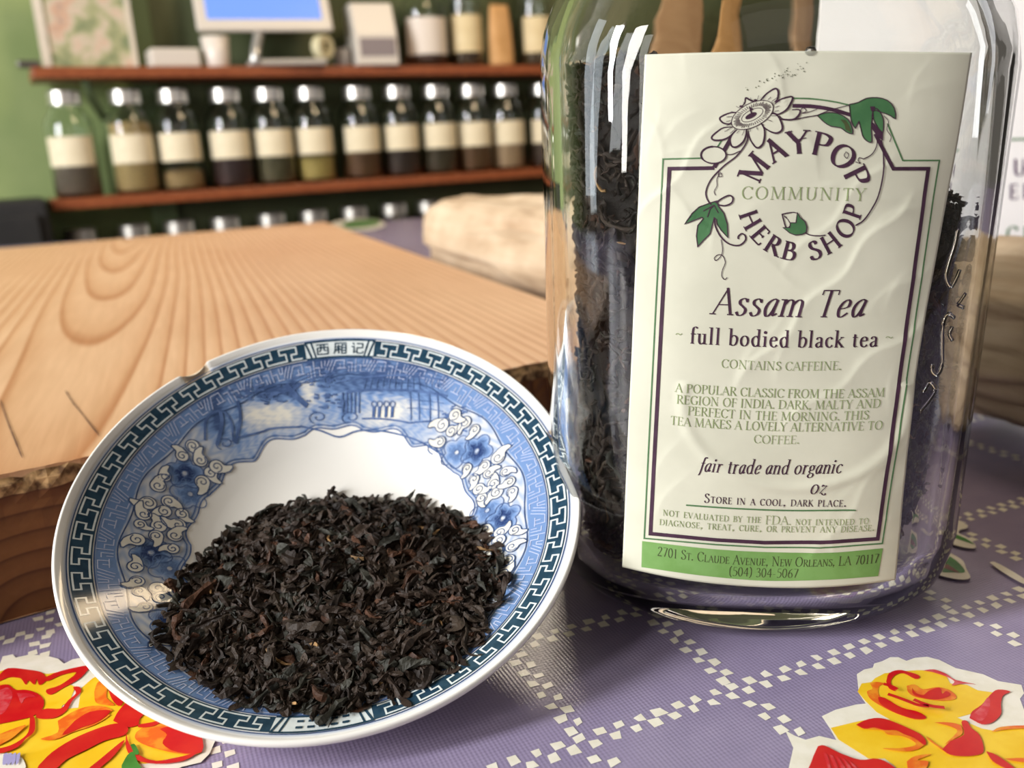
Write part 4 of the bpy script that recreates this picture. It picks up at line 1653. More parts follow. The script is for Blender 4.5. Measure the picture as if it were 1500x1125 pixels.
for fa, fs, _ in FLOW:                       # petal outlines
    for k in range(5):
        th = np.linspace(-.62, .62, 9) + k * 2 * pi / 5
        r = (3.4 + 1.5 * np.abs(np.cos(2.5 * th))) / 1000 / BR
        strokeb(np.stack([fa + r * np.cos(th) / fs, fs + r * np.sin(th)], 1), .00026, 5, 3)
    T = np.linspace(0, 2 * pi, 14)
    strokeb(np.stack([fa + .011 * np.cos(T) / fs, fs + .011 * np.sin(T)], 1), .0002, 5, 3)
# the far scene: hipped roof, railings, posts, trees and cloud scrolls
def sc(x, y):
    """photo point on the far wall -> (angle, s)"""
    lo, P = .012, None
    for _ in range(6):
        P = px_to_bowl([(x, y)], lo)[0]
        lo = float(depth(min(.97, hypot(*P))))
    return (atan2(P[1], P[0]), hypot(*P))


def scs(pts, w, mi=5, sm=False):
    P = [sc(*p) for p in (smooth(pts, 4) if sm else pts)]
    strokeb(P, w, mi, 3)


for k in range(13):
    x = 536 + k * 8.6
    scs([(x, 551 + abs(k - 6) * .5), (x + (k - 6) * .5, 569)], .00028)
scs([(520, 553), (575, 548), (650, 556)], .0005)
scs([(508, 574), (580, 571), (655, 580)], .0007)
scs([(490, 560), (520, 553)], .0004)
for x in (502, 508, 514, 520, 526):
    scs([(x, 574), (x, 606)], .0005)
for x in (600, 612, 628, 640):
    scs([(x, 574), (x + 2, 616)], .0004)
for y in (586, 598):
    scs([(596, y), (650, y + 5)], .00022)
for x in (548, 556, 566, 575):
    T = np.linspace(0, 2 * pi, 9)
    scs([(x + 4 * cos(t), 592 + 4.5 * sin(t)) for t in T], .0003)
    scs([(x, 596), (x - 1, 612)], .0009)
scs([(530, 614), (600, 620), (655, 618)], .0005)
for cx_, cy_ in ((466, 612), (514, 612), (640, 657), (330, 650)):
    T = np.linspace(0, 1, 20)
    scs([(cx_ + 15 * (1 - .8 * t) * cos(8 * t + 2), cy_ + 10 * (1 - .8 * t) * sin(8 * t + 2)) for t in T], .00032, 5)
scs([(440, 625), (470, 632), (497, 641), (524, 632), (560, 632), (610, 645), (650, 668)], .0005, 5, True)
scs([(345, 642), (380, 634), (400, 628), (440, 626)], .0005, 5, True)
scs([(418, 560), (432, 578), (450, 595)], .0016, 5, True)
scs([(395, 575), (425, 570), (440, 560)], .0008, 5, True)
scs([(318, 652), (325, 620), (322, 600)], .0010, 5, True)
scs([(345, 650), (352, 612), (347, 585)], .0008, 5, True)
scs([(300, 645), (302, 612), (322, 600), (338, 616), (342, 648)], .0006, 5, True)
for _ in range(120):                         # leaf clumps
    cx_, cy_ = [(395, 580), (478, 552), (365, 570), (670, 610), (480, 590)][rl.integers(5)]
    x, y = cx_ + rl.normal(0, 13), cy_ + rl.normal(0, 8)
    scs([(x - 3, y), (x + 3, y + rl.uniform(-2, 2))], .0005)
for y0 in (530, 536, 542):
    scs([(430, y0 + 22), (470, y0 + 6), (530, y0), (590, y0 + 4), (650, y0 + 22)], .00024, 5, True)

pv, pf, pm = bpr.result()
nb = len(bv)
glaze = colattr('glazed_porcelain', .09, .5)
inks = [ink('teal_glaze', (.012, .036, .062), (.022, .055, .088), .08, 300), ink('pale_glaze', (.58, .62, .60), (.66, .70, .68), .08, 300),
        ink('lavender_glaze', (.44, .47, .62), (.5, .53, .66), .08, 300), ink('navy_glaze', (.035, .06, .14), (.05, .09, .2), .08, 300), ink('cobalt_glaze', (.06, .10, .22), (.10, .16, .32), .08, 300), ink('cream_glaze', (.66, .62, .52), (.72, .68, .58), .08, 300)]
bowl = obj('porcelain_bowl', np.vstack([np.array(bv), pv]), bf + [tuple(i + nb for i in t) for t in pf], [glaze] + inks,
           midx=[0] * n_body + list(pm), loc=tuple(BC), smooth=True)
setcol(bowl.data, np.vstack([np.array(bcol), np.full((len(pv), 3), .5)]))
bm = bmesh.new()
bm.from_mesh(bowl.data)
bm.faces.ensure_lookup_table()
bnv = Vector(bn)
for fc in bm.faces[n_body:]:
    if fc.normal.dot(bnv) < 0:
        fc.normal_flip()
bm.to_mesh(bowl.data)
bm.free()
tag(bowl, 'blue and white porcelain bowl with chipped rim and three characters, tilted, full of tea', 'bowl')

# ================================================================== TEA LEAVES
def leaf_proto(r, nl=18, nc=8):
    """one rolled, torn leaf: a crooked, flattened, ridged strand with blunt ends"""
    L = r.uniform(.0075, .0195)
    w = r.uniform(.00065, .0014)
    th = r.uniform(.30, .75)
    t = np.linspace(0, 1, nl)
    kink = np.cumsum(r.normal(0, .30, nl)) + r.normal(0, 1.1) * (t - .5) * 1.7
    kink = np.convolve(np.pad(kink, 1, mode='edge'), [.25, .5, .25], 'valid')
    el = np.cumsum(r.normal(0, .16, nl))
    el = el - el.mean()
    d = np.stack([np.cos(kink) * np.cos(el), np.sin(kink) * np.cos(el), np.sin(el)], 1)
    C = np.cumsum(d, 0) * L / nl
    C -= C.mean(0)
    tw = r.uniform(-7, 7) * t + r.uniform(0, 6)
    e0, e1 = r.uniform(.25, .8), r.uniform(.2, .7)
    prof = np.minimum(1, np.minimum(e0 + t / .16, e1 + (1 - t) / .22)) * (1 + .30 * np.sin(t * r.uniform(8, 22) + r.uniform(0, 6)) + r.normal(0, .10, nl))
    prof = np.clip(prof, .22, 1.5)
    T = np.gradient(C, axis=0)
    T /= np.linalg.norm(T, axis=1)[:, None]
    up = np.array([0, 0, 1.0])
    a = np.cross(T, up)
    a /= np.linalg.norm(a, axis=1)[:, None] + 1e-9
    b = np.cross(a, T)
    pk = r.uniform(.45, 1.3, nc)
    fold = r.uniform(.1, .7) * (1 if r.random() < .5 else -1)
    V = []
    for i in range(nl):
        for k in range(nc):
            q = 2 * pi * k / nc
            x = cos(q) * w * prof[i] * pk[k] * r.uniform(.82, 1.18)
            y = sin(q) * w * th * prof[i] * pk[k] * r.uniform(.82, 1.18)
            y += fold * w * prof[i] * (abs(cos(q)) - .5)
            c_, s_ = cos(tw[i]), sin(tw[i])
            V.append(C[i] + (x * c_ - y * s_) * a[i] + (x * s_ + y * c_) * b[i])
    F_ = [(i * nc + k, i * nc + (k + 1) % nc, (i + 1) * nc + (k + 1) % nc, (i + 1) * nc + k) for i in range(nl - 1) for k in range(nc)]
    F_ += [tuple(range(nc))[::-1], tuple(range((nl - 1) * nc, nl * nc))]
    return np.array(V), F_


rt = np.random.default_rng(17)
PROTO = [leaf_proto(rt) for _ in range(60)]
STEMS = []
for _ in range(6):
    v, f = leaf_proto(rt, 10, 6)
    STEMS.append((v * np.array([1, .55, .55]), f))


def leafcol(r):
    u = r.random()
    if u < .62:
        c = np.array([.025, .0155, .0105]) * r.uniform(.5, 1.5)
    elif u < .80:
        c = np.array([.036, .024, .016]) * r.uniform(.7, 1.3)
    elif u < .93:
        c = np.array([.036, .034, .026]) * r.uniform(.6, 1.2)
    elif u < .985:
        c = np.array([.062, .027, .014]) * r.uniform(.6, 1.2)
    else:
        c = np.array([.30, .17, .07]) * r.uniform(.5, 1.2)
    return c


def scatter(name, places, m, loc):
    """places: list of (pos, normal, scale, tilt)"""
    V, Fc, Cc, n = [], [], [], 0
    for p, nrm, sc_, tl in places:
        c = leafcol(rt)
        v, f = PROTO[rt.integers(len(PROTO))] if c[0] < .15 else STEMS[rt.integers(len(STEMS))]
        nrm = nrm / np.linalg.norm(nrm)
        h = np.cross(nrm, rt.normal(0, 1, 3))
        h /= np.linalg.norm(h)
        h = h + nrm * tl
        h /= np.linalg.norm(h)
        g = np.cross(nrm, h)
        g /= np.linalg.norm(g)
        k = np.cross(h, g)
        V.append((v * sc_) @ np.array([h, g, k]) + p)
        Fc.extend(tuple(i + n for i in q) for q in f)
        Cc.append(np.tile(c, (len(v), 1)) * rt.uniform(.85, 1.15, (len(v), 1)))
        n += len(v)
    return np.vstack(V), Fc, np.vstack(Cc)


tea_mat = colattr('black_tea', .6, .2)
q = NT(tea_mat)
q.bump(q.noise(q.mapped(), 1400, 3), .5, .0004)
OUT = [(237, 938), (262, 905), (268, 880), (262, 848), (300, 800), (338, 757), (370, 735), (405, 718), (450, 708), (500, 710), (560, 708), (610, 718), (650, 735), (690, 775), (722, 818), (732, 845), (722, 890), (705, 935), (680, 975), (640, 1008), (590, 1035), (520, 1050), (450, 1052), (390, 1045), (330, 1012), (285, 980)]
HO = px_to_bowl(OUT, .011)
hc = HO.mean(0)
ho_a = np.arctan2(HO[:, 1] - hc[1], HO[:, 0] - hc[0])
ho_r = np.hypot(HO[:, 0] - hc[0], HO[:, 1] - hc[1])
o_ = np.argsort(ho_a)
ho_a, ho_r = ho_a[o_], ho_r[o_]


def heap(x, y, hm=.0095):
    """tea surface above the rim plane (negative = below), in metres, and how far inside the outline"""
    a = np.arctan2(y - hc[1], x - hc[0])
    R = np.interp(a, np.r_[ho_a - 2 * pi, ho_a, ho_a + 2 * pi], np.r_[ho_r, ho_r, ho_r])
    t = np.hypot(x - hc[0], y - hc[1]) / R
    return -depth(np.minimum(np.hypot(x, y), .97)) + hm * np.clip(1 - t ** 2.6, 0, 1), t, R


def bw(x, y, h):
    return BC + x * BR * bside + y * BR * bfar + h * bn


pl_ = []
while len(pl_) < 2100:
    a, t = rt.uniform(0, 2 * pi), sqrt(rt.random())
    R = float(np.interp(a, np.r_[ho_a - 2 * pi, ho_a, ho_a + 2 * pi], np.r_[ho_r, ho_r, ho_r]))
    t = min(t, .985) if rt.random() < .97 else 1.02
    x, y = hc[0] + t * R * cos(a), hc[1] + t * R * sin(a)
    if hypot(x, y) > .86:
        continue
    h, _, _ = heap(x, y)
    bot = -float(depth(hypot(x, y)))
    lay = rt.random()
    hh = max(bot + .0014, float(h) - .0026 * lay + .0010)
    gx = (float(heap(x + .01, y)[0]) - float(heap(x - .01, y)[0])) / (.02 * BR)
    gy = (float(heap(x, y + .01)[0]) - float(heap(x, y - .01)[0])) / (.02 * BR)
    nn = bn - gx * bside - gy * bfar
    pl_.append((bw(x, y, hh), nn, rt.uniform(.6, 1.15) * (.85 if t > .9 else 1), rt.normal(0, .28)))
tv, tf, tcol = scatter('tea', pl_, tea_mat, BC)
_q = tv - BC                                  # keep every leaf on the inner side of the glaze
_x, _y, _h = _q @ bside, _q @ bfar, _q @ bn
_h = np.maximum(_h, -depth(np.minimum(np.hypot(_x, _y) / BR, .97)) + .0005)
tv = BC + _x[:, None] * bside + _y[:, None] * bfar + _h[:, None] * bn
# the packed heart of the heap
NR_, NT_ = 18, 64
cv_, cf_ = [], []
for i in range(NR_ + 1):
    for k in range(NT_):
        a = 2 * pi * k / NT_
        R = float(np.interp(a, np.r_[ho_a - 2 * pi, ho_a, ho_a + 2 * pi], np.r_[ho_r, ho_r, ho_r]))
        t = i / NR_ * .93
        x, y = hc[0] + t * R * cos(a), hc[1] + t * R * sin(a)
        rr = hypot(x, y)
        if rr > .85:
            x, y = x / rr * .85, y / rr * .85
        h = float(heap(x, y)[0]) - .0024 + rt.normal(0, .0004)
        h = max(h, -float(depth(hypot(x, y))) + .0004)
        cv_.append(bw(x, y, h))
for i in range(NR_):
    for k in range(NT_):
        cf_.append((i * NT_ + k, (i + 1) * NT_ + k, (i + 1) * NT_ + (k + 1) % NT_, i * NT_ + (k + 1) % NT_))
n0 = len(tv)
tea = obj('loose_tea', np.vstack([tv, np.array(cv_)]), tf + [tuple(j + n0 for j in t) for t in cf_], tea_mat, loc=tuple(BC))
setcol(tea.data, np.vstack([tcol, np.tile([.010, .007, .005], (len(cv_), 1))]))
tag(tea, 'heap of dark twisted black tea leaves in the porcelain bowl', 'tea', kind='stuff')

# ================================================================== THE TEA JAR
JC = np.array([.0655, .2516])
JROT, JLEAN, JN = radians(-5), radians(1.7), 3.0
JB = .0566


def jar_a(z):
    return JB + .0167 * (z - .08)


def se(c, s, n):
    return 1.0 / (np.abs(c) ** n + np.abs(s) ** n) ** (1 / n)


def jw(x, y, z):
    """jar space -> world"""
    X, Y = x * cos(JROT) - y * sin(JROT), x * sin(JROT) + y * cos(JROT)
    return np.stack([JC[0] + X * cos(JLEAN) + z * sin(JLEAN), JC[1] + Y, TZ + .0016 + z * cos(JLEAN) - X * sin(JLEAN)], -1)


def jwv(v):
    o = jw(np.zeros(1), np.zeros(1), np.zeros(1))[0]
    return jw(v[..., 0], v[..., 1], v[..., 2]) - o


def wj(P):
    """world -> jar space"""
    X, Y, Z = P[..., 0] - JC[0], P[..., 1] - JC[1], P[..., 2] - TZ - .0016
    X, Z = X * cos(JLEAN) - Z * sin(JLEAN), Z * cos(JLEAN) + X * sin(JLEAN)
    return np.stack([X * cos(-JROT) - Y * sin(-JROT), X * sin(-JROT) + Y * cos(-JROT), Z], -1)


NAJ = 144
ja = np.linspace(0, 2 * pi, NAJ, endpoint=False)
#        z, inset from the straight wall, squareness exponent
OUTP = [(0.0, .0078, 2.1), (.0006, .0060, 2.1), (.0022, .0040, 2.2), (.005, .0023, 2.4), (.009, .0010, 2.7), (.014, .0003, 2.9), (.020, 0, 3.0),
        (.05, 0, 3.0), (.08, 0, 3.0), (.11, 0, 3.0), (.137, 0, 3.0), (.143, .0002, 2.9), (.149, .0010, 2.8), (.156, .0032, 2.6), (.163, .0072, 2.4), (.170, .013, 2.2), (.177, .0185, 2.0), (.181, .0205, 2.0), (.200, .0205, 2.0)]
INP = [(.200, .0235, 2.0), (.181, .0238, 2.0), (.176, .0225, 2.0), (.168, .0165, 2.2), (.161, .0108, 2.4), (.154, .0068, 2.6), (.147, .0046, 2.8), (.140, .0038, 3.0), (.11, .0036, 3.0), (.08, .0036, 3.0), (.05, .0036, 3.0), (.022, .0038, 3.0), (.014, .0046, 2.8), (.009, .0068, 2.6), (.0062, .0115, 2.3), (.0050, .020, 2.0), (.0047, .035, 2.0)]
jv, jf = [], []
rj = np.random.default_rng(8)
for n_, prof in enumerate((OUTP, INP)):
    for z, ins, ex in prof:
        c, s = np.cos(ja), np.sin(ja)
        r = (jar_a(min(z, .15)) - ins) * se(c, s, ex)
        if n_ == 1 and .02 < z < .15:            # the wavy inside of old glass
            r = r + .00022 * np.sin(7 * ja + z * 60) + .00015 * np.sin(19 * ja - 90 * z)
        if n_ == 0 and .02 <= z <= .14:          # raised panel edges at the corners
            for cn in (radians(212), radians(232), radians(-52), radians(-32)):
                d = (ja - cn + pi) % (2 * pi) - pi
                r = r + .00045 * np.exp(-(d / .035) ** 2)
        jv.append(np.stack([r * c, r * s, np.full(NAJ, z)], 1))
nr_ = len(jv)
JV = np.vstack(jv)
for i in range(nr_ - 1):
    for k in range(NAJ):
        k2 = (k + 1) % NAJ
        jf.append((i * NAJ + k, i * NAJ + k2, (i + 1) * NAJ + k2, (i + 1) * NAJ + k))
n0 = len(JV)
JV = np.vstack([JV, [[0, 0, .0012], [0, 0, .0046]]])
for k in range(NAJ):
    k2 = (k + 1) % NAJ
    jf.append((k2, k, n0))
    jf.append(((nr_ - 1) * NAJ + k, (nr_ - 1) * NAJ + k2, n0 + 1))
jroot = thing('tea_jar', tuple(jw(0.0, 0.0, 0.0)))
big_glass = glass('thick_clear_glass', (.95, .965, .95), 1.47)
jg = obj('glass_body', jw(JV[:, 0], JV[:, 1], JV[:, 2]), jf, big_glass, parent=jroot, smooth=True)
recalc(jg)
tag(jroot, 'large squarish clear glass jar of black tea with a printed paper label', 'jar')


# ------------------------------------------------------------------ where photo points fall on the jar's face
def jar_hit(P, lift=0.0):
    d = rays(P)
    o = wj(CAM[None])[0]
    dj = wj(CAM[None] + d) - o
    t0, t1 = np.full(len(d), .08), np.full(len(d), np.nan)
    ts = np.linspace(.10, .34, 121)
    F = lambda t: (np.abs(o[0] + dj[:, 0] * t) ** JN + np.abs(o[1] + dj[:, 1] * t) ** JN) ** (1 / JN) - (jar_a(o[2] + dj[:, 2] * t) + lift)
    prev = F(np.full(len(d), ts[0]))
    a, b = np.full(len(d), ts[0]), np.full(len(d), ts[-1])
    found = np.zeros(len(d), bool)
    for i in range(1, len(ts)):
        cur = F(np.full(len(d), ts[i]))
        m = (~found) & (prev > 0) & (cur <= 0)
        a[m], b[m] = ts[i - 1], ts[i]
        found |= m
        prev = cur
    for _ in range(30):
        mid = (a + b) / 2
        m = F(mid) > 0
        a = np.where(m, mid, a)
        b = np.where(m, b, mid)
    t = (a + b) / 2
    return o + dj * t[:, None]


def jnormal(Q):
    x, y = Q[:, 0], Q[:, 1]
    n = np.stack([np.sign(x) * np.abs(x) ** (JN - 1), np.sign(y) * np.abs(y) ** (JN - 1), 0 * x], 1)
    return n / np.linalg.norm(n, axis=1)[:, None]


# the paper is a flat rectangle wrapped round the face: fit it from its four photographed corners
CORN = np.array([(945, 80), (1418, 78), (1307, 849), (912, 830)], float)
LBL_N = (150, 230)


def lab_px(u, v):
    """label fraction (0..1 right, 0..1 down) -> photo point, with the sag of the wrapped edge"""
    u, v = np.asarray(u, float), np.asarray(v, float)
    p = ((1 - u) * (1 - v))[..., None] * CORN[0] + (u * (1 - v))[..., None] * CORN[1] + (u * v)[..., None] * CORN[2] + ((1 - u) * v)[..., None] * CORN[3]
    sag = (-4 + 24 * v) * 4 * u * (1 - u)
    p[..., 1] += sag
    # slight curl of the right edge
    p[..., 0] += (-6 * np.sin(pi * v) + 4 * np.sin(2.4 * pi * v)) * u ** 3
    return p


CRE = [(930, 330, 1050, 180, 9, .5), (1080, 560, 1330, 290, 10, .55), (1150, 620, 1350, 470, 12, .5), (1150, 390, 1300, 230, 9, .4), (1120, 70, 1200, 250, 12, .3), (980, 300, 1180, 420, 14, .3), (1180, 830, 1340, 620, 16, .4), (950, 170, 1010, 330, 14, .35)]


_rc = np.random.default_rng(31)
for _ in range(26):
    _x, _y, _t, _l = _rc.uniform(950, 1360), _rc.uniform(100, 820), _rc.normal(-.8, .6), _rc.uniform(30, 110)
    CRE.append((_x, _y, _x + _l * cos(_t), _y + _l * sin(_t), _rc.uniform(5, 11), _rc.uniform(.12, .3)))


def crumple(P):
    """gentle creases of the paper, metres away from the glass, by photo point"""
    x, y = P[:, 0], P[:, 1]
    h = .00016 + .00005 * np.sin(x * .031 + y * .017) + .00005 * np.sin(x * .013 - y * .027 + 1)
    for x0, y0, x1, y1, w, am in CRE:
        dx, dy = x1 - x0, y1 - y0
        L = hypot(dx, dy)
        t = ((x - x0) * dx + (y - y0) * dy) / L
        d = ((x - x0) * -dy + (y - y0) * dx) / L + 6 * np.sin(t * .05)
        win = np.clip((t + 20) / 40, 0, 1) * np.clip((L + 20 - t) / 40, 0, 1)
        h = h + .00055 * am * win * np.where(d > 0, np.exp(-d / (w * 2.4)), np.exp(d / (w * .45)))
    # ring-shaped blister
    rr = np.hypot((x - 1165) / 165, (y - 590) / 125)
    h = h + .00035 * np.exp(-((rr - 1) / .06) ** 2) * (y > 560)
    # the top-right corner and right edge stand off a little
    h = h + .0010 * np.clip((x - 1300) / 120, 0, 1) ** 2 * np.clip((300 - y) / 250, 0, 1)
    return np.maximum(h, .00004)


def on_label(P, layer):
    P = np.asarray(P, float)
    Q = jar_hit(P)
    n = jnormal(Q)
    h = crumple(P) + .00012 + .000035 * np.asarray(layer)
    Q = Q + n * h[:, None]
    return jw(Q[:, 0], Q[:, 1], Q[:, 2])


NU_, NV_ = LBL_N
uu, vv = np.meshgrid(np.linspace(0, 1, NU_ + 1), np.linspace(0, 1, NV_ + 1))
LP = lab_px(uu.ravel(), vv.ravel())
front = on_label(LP, np.zeros(len(LP)))
Q = jar_hit(LP)
Q = Q + jnormal(Q) * .00003
back = jw(Q[:, 0], Q[:, 1], Q[:, 2])
N1 = (NU_ + 1) * (NV_ + 1)
lf = []
for j in range(NV_):
    for i in range(NU_):
        a = j * (NU_ + 1) + i
        lf.append((a, a + NU_ + 1, a + NU_ + 2, a + 1))
        lf.append((N1 + a, N1 + a + 1, N1 + a + NU_ + 2, N1 + a + NU_ + 1))
edge = [j * (NU_ + 1) for j in range(NV_ + 1)] + [NV_ * (NU_ + 1) + i for i in range(1, NU_ + 1)] + [j * (NU_ + 1) + NU_ for j in range(NV_ - 1, -1, -1)] + [i for i in range(NU_ - 1, 0, -1)]
for k in range(len(edge)):
    a, b = edge[k], edge[(k + 1) % len(edge)]
    lf.append((a, N1 + a, N1 + b, b))
paper = noisy('greenish_white_paper', (.52, .507, .395), (.575, .56, .44), 60, .62, bump=.15, bdist=.0004, spec=.3)
label = obj('label', np.vstack([front, back]), lf, paper, parent=jroot, smooth=True)
label['label'] = 'crumpled off-white paper label with plum and green printing'

PLUM, GRN, LGR, LEAF, BAND, OLV = 0, 1, 2, 3, 4, 5
INK = [ink('plum_ink', (.036, .011, .026), (.05, .017, .038), .6, 300), ink('forest_ink', (.055, .135, .05), (.075, .165, .065), .6, 300), ink('sage_ink', (.20, .255, .10), (.25, .30, .14), .6, 300),
       ink('leaf_ink', (.038, .118, .042), (.055, .15, .055), .6, 160), ink('band_green_ink', (.135, .27, .065), (.16, .305, .085), .6, 160), ink('olive_ink', (.04, .05, .016), (.055, .065, .022), .6, 300), paper]
lp = Print(on_label, 9.0)


def upv(x):
    k = .044 + .102 * (x - 945) / 473
    return np.stack([k, -np.ones_like(k)], -1)


def line(txt, x0, y0, x1, y1, cap, mi, sag=3.0, bold=10.5, small=0.0, italic=False, track=4, pr_=None):
    gl, tot = layout(txt, small, italic, track)
    pen = Pen(lp, bold, mi, 3)
    for g, gx, s_ in gl:
        def T(P, gx=gx, s_=s_):
            X, Y = P[:, 0] * s_ + gx, P[:, 1] * s_
            if italic:
                X = X + .20 * Y
            t = X / tot
            bx_, by_ = x0 + (x1 - x0) * t, y0 + (y1 - y0) * t + sag * 4 * t * (1 - t)
            return np.stack([bx_, by_], 1) + upv(bx_) * (Y * cap / 100)[:, None]
        pen.glyph(g, T, cap * s_, bold / (s_ ** .35))


# border: green hairline outside, plum rule inside
lp.stroke([(1052, 231), (972, 233), (944, 788), (1050, 797), (1120, 801), (1200, 801), (1291, 795), (1374, 235), (1321, 235), (1299, 181)], 2.2, GRN, 2)
lp.stroke([(1046, 246), (981, 247), (953, 781), (1050, 790), (1120, 794), (1200, 793), (1284, 788), (1358, 247), (1307, 247), (1281, 196)], 5.4, PLUM, 3)
lp.stroke(smooth([(1160, 155), (1190, 156), (1220, 161), (1250, 170)], 6), 5.5, PLUM, 3)
lp.stroke(smooth([(1160, 144), (1190, 145), (1220, 149), (1243, 154)], 6), 2.2, GRN, 2)
lp.stroke([(1046, 245), (1072, 200)], 6, PLUM, 3)
lp.stroke([(1040, 232), (1058, 204)], 2.2, GRN, 2)
# address band
bt = [(941, 792), (1040, 803), (1125, 808), (1215, 808), (1292, 802)]
bb = [(940, 830), (1035, 843), (1120, 850), (1210, 848), (1285, 843)]
lp.poly(np.vstack([smooth(bt, 6), smooth(bb, 6)[::-1]]), BAND, 2)


# circular lettering about the emblem's centre
def ringtext(txt, cx, cy, rx, ry, a0, a1, cap, inward, bold):
    gl, tot = layout(txt, track=16)
    pen = Pen(lp, bold, PLUM, 3)
    for g, gx, s_ in gl:
        def T(P, gx=gx):
            X, Y = P[:, 0] + gx, P[:, 1]
            th = a0 + (a1 - a0) * X / tot
            k = cap / 100 * (Y if not inward else -Y)
            return np.stack([cx + (rx + k) * np.cos(th), cy - (ry + k) * np.sin(th)], 1)
        pen.glyph(g, T, cap, bold)


ringtext('MAYPOP', 1176, 287, 68, 63, radians(163), radians(13), 33, False, 18)
ringtext('HERB SHOP', 1171, 287, 93, 95, radians(196), radians(351), 26, True, 17)
line('COMMUNITY', 1085, 291, 1266, 294, 18, LGR, 0, 9, track=14)
line('Assam Tea', 1041, 459, 1264, 463, 39, PLUM, 2, 9.5, italic=True, track=5)
line('~', 988, 495, 1000, 495, 14, LGR, 0, 9)
line('full bodied black tea', 1010, 502, 1284, 507, 23, PLUM, 3, 12, track=9)
line('~', 1294, 500, 1307, 500, 14, LGR, 0, 9)
line('CONTAINS CAFFEINE.', 1056, 538, 1231, 541, 12.5, LGR, 2, 9.5)
line('A POPULAR CLASSIC FROM THE ASSAM', 989, 573, 1294, 580, 12.5, LGR, 5, 10.5)
line('REGION OF INDIA. DARK, MALTY AND', 991, 590, 1288, 596, 12.5, LGR, 5, 10.5)
line('PERFECT IN THE MORNING. THIS', 1007, 607, 1271, 613, 12.5, LGR, 5, 10.5)
line('TEA MAKES A LOVELY ALTERNATIVE TO', 982, 621, 1291, 628, 12.5, LGR, 6, 10.5)
line('COFFEE.', 1103, 648, 1170, 649, 12, LGR, 1, 9)
line('fair trade and organic', 1023, 689, 1231, 692, 20, PLUM, 3, 9.5, italic=True, track=5)
line('oz', 1184, 722, 1208, 723, 22, PLUM, 0, 9, italic=True)
line('Store in a cool, dark place.', 1031, 735, 1238, 741, 13, PLUM, 2, 11, small=.72, track=12)
lp.stroke(smooth([(1005, 739), (1080, 744), (1160, 747), (1252, 746)], 6), 2.2, GRN, 3)
line('not evaluated by the ', 971, 754, 1119, 765, 12, LGR, 2, 10.5, small=.70, track=11)
line('FDA.', 1120, 767, 1158, 768, 12.5, LGR, 0, 8.5)
line('not intended to', 1164, 768, 1270, 766, 12, LGR, 1, 10.5, small=.70, track=11)
line('diagnose, treat, cure, or prevent any disease.', 966, 768, 1279, 776, 12, LGR, 6, 10.5, small=.70, track=10)
line('2701 St. Claude Avenue, New Orleans, LA 70117', 963, 813, 1285, 823, 13.5, OLV, 10, 10, small=.74, track=4)
line('(504) 304-5067', 1067, 842, 1168, 845, 13, OLV, 1, 9.5, track=3)
GLYPH_FACES = len(lp.f)

# ---- passion flower emblem
def Lz(P):                                     # from the 8.035x enlargement of (1000,120)
    return [(1000 + x / 8.035, 120 + y / 8.035) for x, y in P]


def petal(P, w=2.4, fill=True):
    S_ = smooth(P, 5)
    if fill:
        lp.poly(S_, 6, 4)
    lp.stroke(S_, w * (0.6 + .5 * np.sin(np.linspace(0, pi, len(S_)))), PLUM, 5)


for P in ([(900, 235), (960, 160), (1040, 100), (1095, 82), (1118, 130), (1105, 205), (1075, 240)],
          [(1080, 260), (1120, 220), (1210, 185), (1285, 180), (1265, 250), (1210, 330), (1120, 380), (1060, 360)],
          [(700, 285), (730, 240), (740, 190), (790, 215), (830, 235), (780, 270)],
          [(640, 360), (560, 365), (480, 395), (435, 430), (470, 480), (540, 495), (580, 470)],
          [(590, 530), (480, 540), (400, 590), (340, 650), (370, 685), (470, 680), (550, 640), (620, 570)],
          [(640, 560), (580, 620), (555, 690), (580, 760), (640, 760), (710, 700), (740, 620), (745, 560)],
          [(770, 570), (780, 640), (810, 710), (870, 775), (930, 740), (955, 660), (955, 560), (920, 490)],
          [(920, 480), (960, 540), (1040, 590), (1110, 600), (1165, 555), (1150, 470), (1100, 390), (1030, 370)],
          [(1130, 400), (1180, 440), (1300, 440), (1366, 380), (1366, 330), (1280, 330)]):
    petal(Lz(P))
T = np.linspace(0, 2 * pi, 40)
rot_ = radians(-27)


def ell(cx, cy, a, b, rot=rot_):
    return np.stack([cx + a * np.cos(T) * cos(rot) - b * np.sin(T) * sin(rot), cy + a * np.cos(T) * sin(rot) + b * np.sin(T) * cos(rot)], 1)


fcx, fcy = 1000 + 815 / 8.035, 120 + 390 / 8.035
lp.poly(ell(fcx, fcy, 33, 17)[:-1], 6, 6)
lp.stroke(ell(fcx, fcy, 33, 17), 1.1, PLUM, 7)
lp.stroke(ell(fcx, fcy, 17, 7.5), .9, PLUM, 7)
for k in range(46):
    t = 2 * pi * k / 46
    e0, e1 = rng.uniform(.58, .64), rng.uniform(.80, .92)
    p = lambda e: (fcx + 33 * e * cos(t) * cos(rot_) - 17 * e * sin(t) * sin(rot_), fcy + 33 * e * cos(t) * sin(rot_) + 17 * e * sin(t) * cos(rot_))
    lp.stroke([p(e0), p(e1)], .9, PLUM, 8)
    if k % 2 == 0:
        lp.stroke([p(1.06), p(rng.uniform(1.2, 1.45))], .7, PLUM, 8)
lp.poly(ell(fcx - 2, fcy + 1, 9, 3.6)[:-1], PLUM, 8)
lp.stroke([(fcx - 4, fcy - 12), (fcx - 2, fcy - 5), (fcx, fcy)], 2.2, PLUM, 9)
for x, y in ((1085, 156), (1106, 147), (1100, 160)):
    lp.poly([(x + 2.6 * cos(t), y + 1.8 * sin(t)) for t in T[:-1:4]], PLUM, 9)
